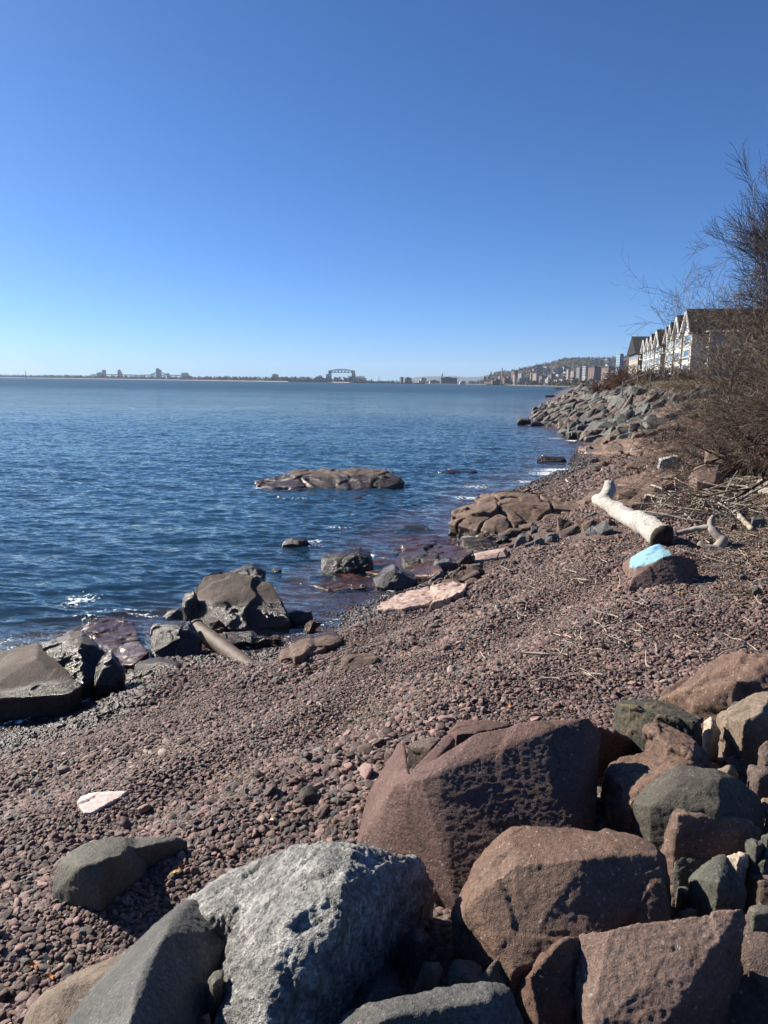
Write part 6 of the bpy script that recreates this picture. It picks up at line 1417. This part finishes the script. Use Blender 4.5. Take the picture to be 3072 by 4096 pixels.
# the city below the hill
CITY = [
 ('dark gabled church-like building left of the tall brick chimney',[(395,440,408,'wall','f_dark'),(425,475,398,'nave','f_dark')],2300,.2),
 ('small white building left of the tall brick chimney',[(460,482,368,'wall','f_white')],2500,.6),
 ('low red brick building right of the tall chimney',[(500,540,382,'wall','f_brick'),(538,575,372,'wing','f_brick')],2400,.6),
 ('tall brown block with a raised top, tallest left of the hillside houses',[(583,645,320,'wall','f_brick'),(610,644,307,'tower','f_brick')],2400,.65),
 ('slim pink brick tower in front of the tall brown block',[(598,636,356,'wall','f_pink')],2250,.6),
 ('white striped apartment tower with dark balconies',[(650,712,343,'wall','f_white')],2250,.62),
 ('dark brown low block left of the white striped tower base',[(636,652,392,'wall','f_grey')],2200,.6),
 ('grey block with pale top right of the white striped tower',[(712,762,385,'wall','f_grey')],2250,.5),
 ('narrow tan tower among the hillside houses',[(760,776,340,'wall','f_tan')],2500,.6),
 ('brick block with pale lakeward face above the retaining wall',[(790,856,340,'wall','f_pink')],2450,.6),
 ('dark brick block behind the pale stepped building',[(848,905,366,'wall','f_brick')],2350,.6),
 ('pale stepped building near the white dome',[(905,966,392,'wall','f_white'),(920,945,376,'tower','f_white')],2100,.6),
 ('brown brick flat block right of the pale stepped building',[(932,1000,350,'wall','f_brick')],2500,.6),
 ('small tan building at the shore right of the white dome',[(990,1040,402,'wall','f_tan')],2050,.6),
 ('pink and white long block at the shore left of the stone towers',[(1040,1100,392,'wall','f_pink')],2100,.6),
 ('tall pale stone tower with rounded top, left one of the group',[(1108,1142,303,'wall','f_tan')],1900,.62),
 ('wide pink stone apartment tower with many windows',[(1148,1202,318,'wall','f_pink')],1850,.62),
 ('low wide tan podium below the stone towers',[(1126,1205,394,'wall','f_tan')],1800,.55),
 ('grey-green tower with a white corner strip',[(1204,1262,283,'wall','f_grey')],1800,.62),
 ('white cornered tall tower beside the small bare tree',[(1262,1316,271,'wall','f_white')],1750,.62),
 ('dark brown wide tower behind the small bare tree',[(1310,1450,284,'wall','f_brick')],1800,.55),
 ('low pale buildings behind the small bare tree',[(1265,1310,372,'wall','f_tan')],1650,.6),
 ('long brick block above the red bushes',[(1455,1585,288,'wall','f_brick')],1700,.45),
 ('white house cluster above the red bushes',[(1480,1530,325,'wall','f_white')],1400,.6),
 ('white low house right of the white cluster',[(1530,1590,315,'wall','f_white')],1400,.6),
 ('blue glass tower behind the brown roof at the edge of the city',[(1588,1652,154,'wall','f_glass')],1150,.5)]
for lab, bx, D_, rz in CITY: B('city_building', lab, Z3, bx, D_, 0, rz=rz, group='city buildings at the foot of the hill')
c, w, zt = bbox(Z3, 1162, 1170, 198, 3880); o = MB().box(-w/2, w/2, -w/2, w/2, -40, 0).box(-w*.65, w*.65, -w*.65, w*.65, 0, 3).build('lookout_tower', M['f_grey']); o.location = (c, 3880, zt); tag(o, 'small stone lookout tower on the crest of the hill', 'tower')
c, w, zt = bbox(Z3, 888, 916, 431, 1950); 
m_ = MB(); m_.cyl((0, 0), w/2, 0, zt * .4, 14).cyl((0, 0), w/2, zt*.4, zt*.8, 14, w*.36).cyl((0, 0), w*.36, zt*.8, zt, 14, w*.1); o = m_.build('dome', M['f_white']); o.location = (c, 1950, 0); tag(o, 'small white dome at the foot of the city by the shore', 'dome')
c, w, zt = bbox(Z3, 718, 808, 430, 2000); o = MB().box(-w/2, w/2, 0, 3, 0, zt).box(-w/2, w/2, -.8, 3.6, zt, zt + 1).build('retaining_wall', M['f_tan']); o.location = (c, 2000, 0); tag(o, 'long pale retaining wall at the city shore', 'wall')
# houses on the hillside
rh = np.random.RandomState(15); spots = []
for k in range(64):
    if k < 50: zx = 790 + 330 * rh.rand(); zy = 290 + 110 * rh.rand() + max(0, (960 - zx)) * .12
    else: zx = 1330 + 260 * rh.rand(); zy = 240 + 60 * rh.rand()
    spots.append((zx, zy))
spots.sort()
WALLC = {'f_white': 'white', 'f_tan': 'tan', 'f_pink': 'pale pink', 'f_grey': 'grey'}
for m__ in WALLC: pass
hp = {}
for k, (zx, zy) in enumerate(spots):
    mt = rh.choice(['f_white', 'f_white', 'f_tan', 'f_pink', 'f_grey'])
    D_ = 2500 + (400 - zy) * 7; p = FP(*Z3(zx, zy), D_); w = 10 + 6 * rh.rand(); h = 8 + 4 * rh.rand()
    # sit the house on the slope
    col_i = np.argmin(abs(HV[:hnx, 0] / HV[:hnx, 1] - p[0] / D_)); prof = HV.reshape(hnd, hnx, 3)[:, col_i]; 
    dep_ = np.interp(p[2], prof[:, 2], prof[:, 1]) if prof[-1, 2] > p[2] else D_
    X = p[0] / D_ * dep_; zz = np.interp(dep_, prof[:, 1], prof[:, 2])
    root = empty('hillside_house', (X, dep_, zz + 6), -.6 + .3 * rh.normal(), label='%s gabled house on the hillside, %s from the left' % (WALLC[mt], ordw(k)), cat='house', group='houses on the hillside')
    if mt not in hp:
        a1 = MB().box(-.5, .5, -.6, .6, -1.4, .62).build('wall', M[mt]); a2 = MB().prism([(-.58, .6), (.58, .6), (0, 1.05)], -.66, .66, lambda a, w_, z_: (a, w_, z_)).build('roof', M['roofd']); hp[mt] = (a1.data, a2.data); bpy.data.objects.remove(a1); bpy.data.objects.remove(a2)
    for nm_, dta in zip(('wall', 'roof'), hp[mt]):
        o = bpy.data.objects.new(nm_, dta); COL.objects.link(o); o.parent = root; o.scale = (w, w, h)
# woods: spit trees, hill trees
def tuft(r_, n_=7, m_=5):
    v = []; 
    for k in range(n_ * m_):
        th = r_.rand() * 6.28; ph = r_.rand(); rad = math.sin(math.pi * min(1, ph * .9 + .1)) * (.5 + .3 * r_.rand()); v.append((rad * math.cos(th) * .8, rad * math.sin(th) * .8, ph))
    return v
def woods(name, label, P, H, mats, seed, k_faces=16):
    r_ = np.random.RandomState(seed); n_ = len(P); V = []
    c0 = np.repeat(P, k_faces, 0); h_ = np.repeat(H, k_faces); u = r_.rand(len(c0)); rad = h_ * .42 * np.sin(np.pi * (.12 + .85 * u)) * (.4 + .6 * r_.rand(len(c0))); th = r_.rand(len(c0)) * 6.28
    C_ = c0 + np.c_[rad * np.cos(th), rad * np.sin(th), h_ * (.05 + .95 * u)]
    s_ = h_ * .16 * (.6 + .8 * r_.rand(len(c0))); a = r_.normal(size=(len(c0), 3)); a /= np.linalg.norm(a, axis=1, keepdims=True); b = np.cross(a, r_.normal(size=(len(c0), 3))); b /= np.linalg.norm(b, axis=1, keepdims=True)
    V = np.stack([C_ - a * s_[:, None], C_ - b * s_[:, None], C_ + a * s_[:, None], C_ + b * s_[:, None]], 1).reshape(-1, 3)
    Fq = np.arange(len(V)).reshape(-1, 4)
    o = mesh_from(name, V, Fq, mats, None, False); mi = np.repeat(r_.randint(0, len(mats), n_), k_faces); o.data.polygons.foreach_set('material_index', mi.astype(np.int32)); tag(o, label, kind='stuff')
rw = np.random.RandomState(31)
fx = np.array(front, float); P_ = []; H_ = []
for i in range(9):
    n_ = [500, 420, 520, 420, 260, 110, 80, 60, 60][i]
    t = rw.rand(n_); p = fx[i] * (1 - t[:, None]) + fx[i + 1] * t[:, None]; P_.append(np.c_[p[:, 0] + rw.rand(n_) * 60, p[:, 1] + 25 + 90 * rw.rand(n_), np.full(n_, 2.)]); H_.append((12 + 14 * rw.rand(n_) ** 2) * (1 if i < 6 else .5))
woods('spit_woods', 'thin dark line of trees along the far spit', np.concatenate(P_), np.concatenate(H_), [M['fartree'], M['fartreeb']], 3, 18)
P_ = []; H_ = []
for i in range(8, 14):
    n_ = [120, 100, 110, 120, 120, 80][i - 8]
    t = rw.rand(n_); p = fx[i] * (1 - t[:, None]) + fx[i + 1] * t[:, None]; P_.append(np.c_[p[:, 0] + 20 + rw.rand(n_) * 120, p[:, 1] + 20 + 130 * rw.rand(n_), np.full(n_, 2.)]); H_.append(5 + 8 * rw.rand(n_) ** 2)
woods('city_shore_trees', 'bare trees and scrub along the city shore', np.concatenate(P_), np.concatenate(H_), [M['fartreeb'], M['fartree'], M['fartreeb']], 4, 18)
G_ = HV[rw.randint(0, len(HV), 6500)] + np.c_[rw.normal(0, 14, (6500, 2)), np.zeros(6500)]; G_ = G_[G_[:, 2] > 8]
woods('hillside_woods', 'leafless woods covering the hillside', G_ - [0, 0, 2], 6 + 5 * rw.rand(len(G_)), [M['fartreeb'], M['fartree'], M['fartreeb'], M['fartreeb']], 5, 14)

# ------------------------------------------------------------------ the gabled houses on the bank
O2 = np.array([60.5, 150.0]); es = np.array([.217, .976]); ew = np.array([.976, -.217])
def W(s, w, z): p = O2 + es * s + ew * w; return (p[0], p[1], z)
ZB, ZE = 5.6, 14.8
def gable_block(name, label, bays, wdep, ze, peak, balc):
    s0 = bays[0][0]; root = empty(name, W(s0, 0, ZB), label=label, cat='apartment building', group='cream gabled apartment buildings on the bank')
    L0 = np.array(W(s0, 0, ZB))
    def Wl(s, w, z): return tuple(np.array(W(s, w, z)) - L0)
    def part(m_, nm_, mt, par=root):
        o = m_.build(nm_, M[mt]); o.parent = par; return o
    send = bays[-1][1]
    part(MB().box(s0 + .5, send - .5, 2.2, 34, ZB - 2, ze, Wl), 'wall', 'siding')
    part(MB().prism([(s0 - .4, ze), (send + .4, ze), (send - 3, ze + 2.9), (s0 + 3, ze + 2.9)], 2, 34.5, Wl), 'roof', 'shingle')
    for bi, (a, b, pk) in enumerate(bays):
        m0 = a + (b - a) * .06; m1 = b - (b - a) * balc; mid = (m0 + m1) / 2
        bay = part(MB().prism([(m0, ZB - 1.5), (m1, ZB - 1.5), (m1, ze), (mid, pk), (m0, ze)], 0, 12 if bi else 20, Wl), 'gable_bay', 'siding')
        th = .35
        part(MB().prism([(m0 - .9, ze - .55), (mid, pk + .1), (mid, pk + .55), (m0 - 1.0, ze - .1)], -.72, 12.4 if bi else 34.3, Wl).prism([(m1 + .9, ze - .55), (m1 + 1.0, ze - .1), (mid, pk + .55), (mid, pk + .1)], -.72, 12.4 if bi else 34.3, Wl), 'gable_roof', 'shingle', bay)
        part(MB().prism([(m0 - 1.0, ze - .75), (mid, pk - .3), (mid, pk + .15), (m0 - 1.05, ze - .3)], -.95, .02, Wl).prism([(m1 + 1.0, ze - .75), (m1 + 1.05, ze - .3), (mid, pk + .15), (mid, pk - .3)], -.95, .02, Wl), 'barge_board', 'trim', bay)
        # corner trim and bands
        part(MB().box(m0 - .05, m0 + .35, -.12, .1, ZB - 1.5, ze, Wl).box(m1 - .35, m1 + .05, -.12, .1, ZB - 1.5, ze, Wl).box(m0, m1, -.1, .06, ZB + 2.9, ZB + 3.2, Wl).box(m0, m1, -.1, .06, ZB + 5.95, ZB + 6.25, Wl).box(m0, m1, -.1, .06, ze - .2, ze + .1, Wl), 'trim', 'trim', bay)
        for fl in range(3):
            z0 = ZB + .35 + fl * 3.05; wx0, wx1 = m0 + (m1 - m0) * .22, m1 - (m1 - m0) * .2
            wnd = part(MB().box(wx0 - .25, wx1 + .25, -.16, .02, z0 + .1, z0 + .35, Wl).box(wx0 - .25, wx1 + .25, -.16, .02, z0 + 2.3, z0 + 2.55, Wl).box(wx0 - .25, wx0, -.16, .02, z0 + .35, z0 + 2.3, Wl).box(wx1, wx1 + .25, -.16, .02, z0 + .35, z0 + 2.3, Wl).box(wx0, wx1, -.14, .02, z0 + .85, z0 + 1.0, Wl), 'window', 'trim')
            part(MB().box(wx0, wx1, -.09, -.03, z0 + .35, z0 + 2.3, Wl), 'pane', 'glass', wnd)
        # gable windows: a slim upright one and a triangle
        q = (m1 - m0)
        wnd = part(MB().box(m0 + q*.62, m0 + q*.80, -.16, .02, ze + .35, ze + 2.2, Wl), 'window', 'trim'); part(MB().box(m0 + q*.65, m0 + q*.77, -.2, -.161, ze + .5, ze + 2.05, Wl), 'pane', 'glass', wnd)
        wnd = part(MB().prism([(m0 + q*.12, ze + .2), (m0 + q*.52, ze + .2), (m0 + q*.5, ze + 2.9)], -.16, .02, Wl), 'window', 'trim'); part(MB().prism([(m0 + q*.19, ze + .38), (m0 + q*.48, ze + .38), (m0 + q*.47, ze + 2.2)], -.2, -.161, Wl), 'pane', 'glass', wnd)
        # balconies in the recess beyond the bay
        for fl in range(3):
            z0 = ZB + .1 + fl * 3.05
            bl = part(MB().box(m1 + .1, b + .2, -.9, 2.3, z0, z0 + .28, Wl), 'balcony', 'trim')
            m_ = MB().box(m1 + .1, b + .2, -.95, -.85, z0 + 1.25, z0 + 1.4, Wl)
            for t in np.linspace(m1 + .15, b + .15, 5): m_.box(t - .05, t + .05, -.95, -.85, z0 + .28, z0 + 1.25, Wl)
            part(m_, 'railing', 'trim', bl); part(MB().box(m1 + .2, b + .1, -.91, -.88, z0 + .35, z0 + 1.2, Wl), 'glass_panel', 'glassb', bl)
            if b - m1 > 1.5: part(MB().box(m1 + .4, b - .3, 2.05, 2.2, z0 + .3, z0 + 2.4, Wl), 'balcony_door', 'glass', bl)
    return root, part, Wl
r1, part1, Wl1 = gable_block('apartment_building', 'cream gabled apartment building nearest on the bank, with a dark roof', [(0, 12.5, 19.0), (12.5, 23.5, 18.8), (24, 29.5, 18.0), (29.5, 36, 17.4)], 35, ZE, 19, .14)
# end wall facing the camera: porch with posts, pergola, windows
for fl in range(3):
    z0 = ZB + fl * 3.05
    part1(MB().box(-2.6, .6, 2.5, 24, z0 + 2.85, z0 + 3.1, Wl1), 'porch_floor', 'trim')
    m_ = MB()
    for w_ in np.linspace(2.7, 23.7, 6): m_.box(-2.55, -2.25, w_ - .15, w_ + .15, z0 - .2 if fl == 0 else z0 + .1, z0 + 2.85, Wl1)
    part1(m_, 'porch_posts', 'trim')
    m_ = MB().box(-2.5, -2.4, 2.7, 23.7, z0 + 1.05, z0 + 1.15, Wl1)
    for w_ in np.linspace(2.9, 23.5, 40): m_.box(-2.48, -2.42, w_ - .03, w_ + .03, z0 + .1, z0 + 1.05, Wl1)
    if fl: part1(m_, 'railing', 'trim')
    for k in range(5):
        w_ = 3.6 + 4.2 * k; wn = part1(MB().box(.36, .52, w_, w_ + 2.4, z0 + .3, z0 + 2.55, Wl1), 'window', 'trim'); part1(MB().box(.3, .355, w_ + .2, w_ + 2.2, z0 + .45, z0 + 2.4, Wl1), 'pane', 'glass', wn)
m_ = MB()
for w_ in np.linspace(2.3, 24.2, 26): m_.box(-3.2, .4, w_ - .1, w_ + .1, ZE - .35, ZE - .1, Wl1)
part1(m_, 'pergola', 'trim')
gable_block('apartment_building', 'second cream gabled apartment building, farther along the bank with four small gables', [(44, 57, 18.0), (57, 66, 17.6), (66, 75, 17.4), (75, 85, 17.4)], 35, 14.3, 18, .16)
# brown building at the far end
ra = np.array(W(98, 4, ZB)); r = empty('brown_building', tuple(ra), label='tan building with a big dark roof, farthest left of the row on the bank', cat='building')
def Wb(s, w, z): return tuple(np.array(W(s, w, z)) - ra)
o = MB().box(98, 128, 0, 30, ZB - 2, 14.6, Wb).build('wall', M['tanwall']); o.parent = r
o = MB().prism([(97, 14.4), (129, 14.4), (113, 20.6)], -1, 31, Wb).build('roof', M['shingle']); o.parent = r
for fl in range(3):
    for k in range(4):
        m_ = MB().box(100 + 7 * k, 103.5 + 7 * k, -.15, .02, ZB + .8 + fl * 3, ZB + 2.9 + fl * 3, Wb); o = m_.build('window', M['trim']); o.parent = r
        o2 = MB().box(100.25 + 7 * k, 103.25 + 7 * k, -.2, -.151, ZB + 1.0 + fl * 3, ZB + 2.7 + fl * 3, Wb).build('pane', M['glass']); o2.parent = o
# terrace wall under the houses
ta = np.array(W(-6, -4, ZB)); o = MB().box(-6, 45, -4, -3.4, 2, ZB + .3, lambda s, w, z: tuple(np.array(W(s, w, z)) - ta)).box(-6, 45, -4.15, -3.3, ZB + .3, ZB + .5, lambda s, w, z: tuple(np.array(W(s, w, z)) - ta)).build('terrace_wall', M['darkwood']); o.location = tuple(ta); tag(o, 'dark terrace wall under the nearest cream houses', 'wall')

# ------------------------------------------------------------------ haze
t = bpy.data.materials.new('haze'); t.use_nodes = True; t.node_tree.nodes.clear(); ou = t.node_tree.nodes.new('ShaderNodeOutputMaterial'); pv = t.node_tree.nodes.new('ShaderNodeVolumePrincipled')
pv.inputs['Color'].default_value = (.62, .78, 1, 1); pv.inputs['Density'].default_value = HAZE; t.node_tree.links.new(pv.outputs[0], ou.inputs['Volume']); t.volume_intersection_method = 'FAST' if hasattr(t, 'volume_intersection_method') else 'FAST'
o = MB().box(-16000, 16000, -60, 17000, -8, 420).build('haze', t); tag(o, 'thin blue air between the camera and the far shore', kind='stuff')
# ------------------------------------------------------------------ camera, light, sky
cam = bpy.data.cameras.new('camera'); co = bpy.data.objects.new('camera', cam); COL.objects.link(co)
cam.sensor_fit = 'HORIZONTAL'; cam.sensor_width = 36; cam.lens = 36 * F / 768.0; cam.clip_start = .05; cam.clip_end = 60000
co.matrix_world = Matrix(((CR[0], CU[0], -_f[0], 0), (CR[1], CU[1], -_f[1], 0), (CR[2], CU[2], -_f[2], CAMZ), (0, 0, 0, 1)))
sc.camera = co
SAT = 1.07
SUN_AZ, SUN_EL = -61.0, 30.0      # degrees left of the view direction (+Y), above the horizon
sd = Vector((math.sin(math.radians(SUN_AZ)) * math.cos(math.radians(SUN_EL)), math.cos(math.radians(SUN_AZ)) * math.cos(math.radians(SUN_EL)), math.sin(math.radians(SUN_EL))))
sl = bpy.data.lights.new('sun', 'SUN'); sl.energy = 5.0; sl.angle = math.radians(.53); sl.color = (1, .92, .80)
so = bpy.data.objects.new('sun', sl); COL.objects.link(so); so.rotation_euler = sd.to_track_quat('Z', 'Y').to_euler(); so.location = (-30, 10, 40)
wd = bpy.data.worlds.new('World'); sc.world = wd; wd.use_nodes = True; nt = wd.node_tree; nt.nodes.clear()
ow = nt.nodes.new('ShaderNodeOutputWorld'); bg = nt.nodes.new('ShaderNodeBackground'); sk = nt.nodes.new('ShaderNodeTexSky')
sk.sky_type = 'NISHITA'; sk.sun_disc = False; sk.sun_elevation = math.radians(SUN_EL); sk.sun_rotation = math.radians(SUN_AZ)
sk.air_density = .6; sk.dust_density = .6; sk.ozone_density = 8; sk.altitude = 200
bg.inputs[1].default_value = .058; hs = nt.nodes.new('ShaderNodeHueSaturation'); hs.inputs['Saturation'].default_value = SAT; nt.links.new(sk.outputs[0], hs.inputs['Color']); tn = nt.nodes.new('ShaderNodeMix'); tn.data_type = 'RGBA'; tn.blend_type = 'MULTIPLY'; tn.inputs[0].default_value = 1; tn.inputs[7].default_value = (.85, .99, 1.05, 1); nt.links.new(hs.outputs[0], tn.inputs[6]); nt.links.new(tn.outputs[2], bg.inputs[0]); nt.links.new(bg.outputs[0], ow.inputs[0])
sc.view_settings.view_transform = 'Standard'; sc.view_settings.look = 'None'; sc.view_settings.exposure = 1.27; sc.view_settings.gamma = 1
sc.render.engine = 'CYCLES'
sc.cycles.max_bounces = 6; sc.cycles.diffuse_bounces = 1; sc.cycles.glossy_bounces = 3; sc.cycles.transmission_bounces = 2; sc.cycles.transparent_max_bounces = 8
sc.cycles.volume_bounces = 0
sc.cycles.sample_clamp_indirect = 6
for dd in list(bpy.data.objects):
    if dd.name.startswith('tmp'): bpy.data.objects.remove(dd)
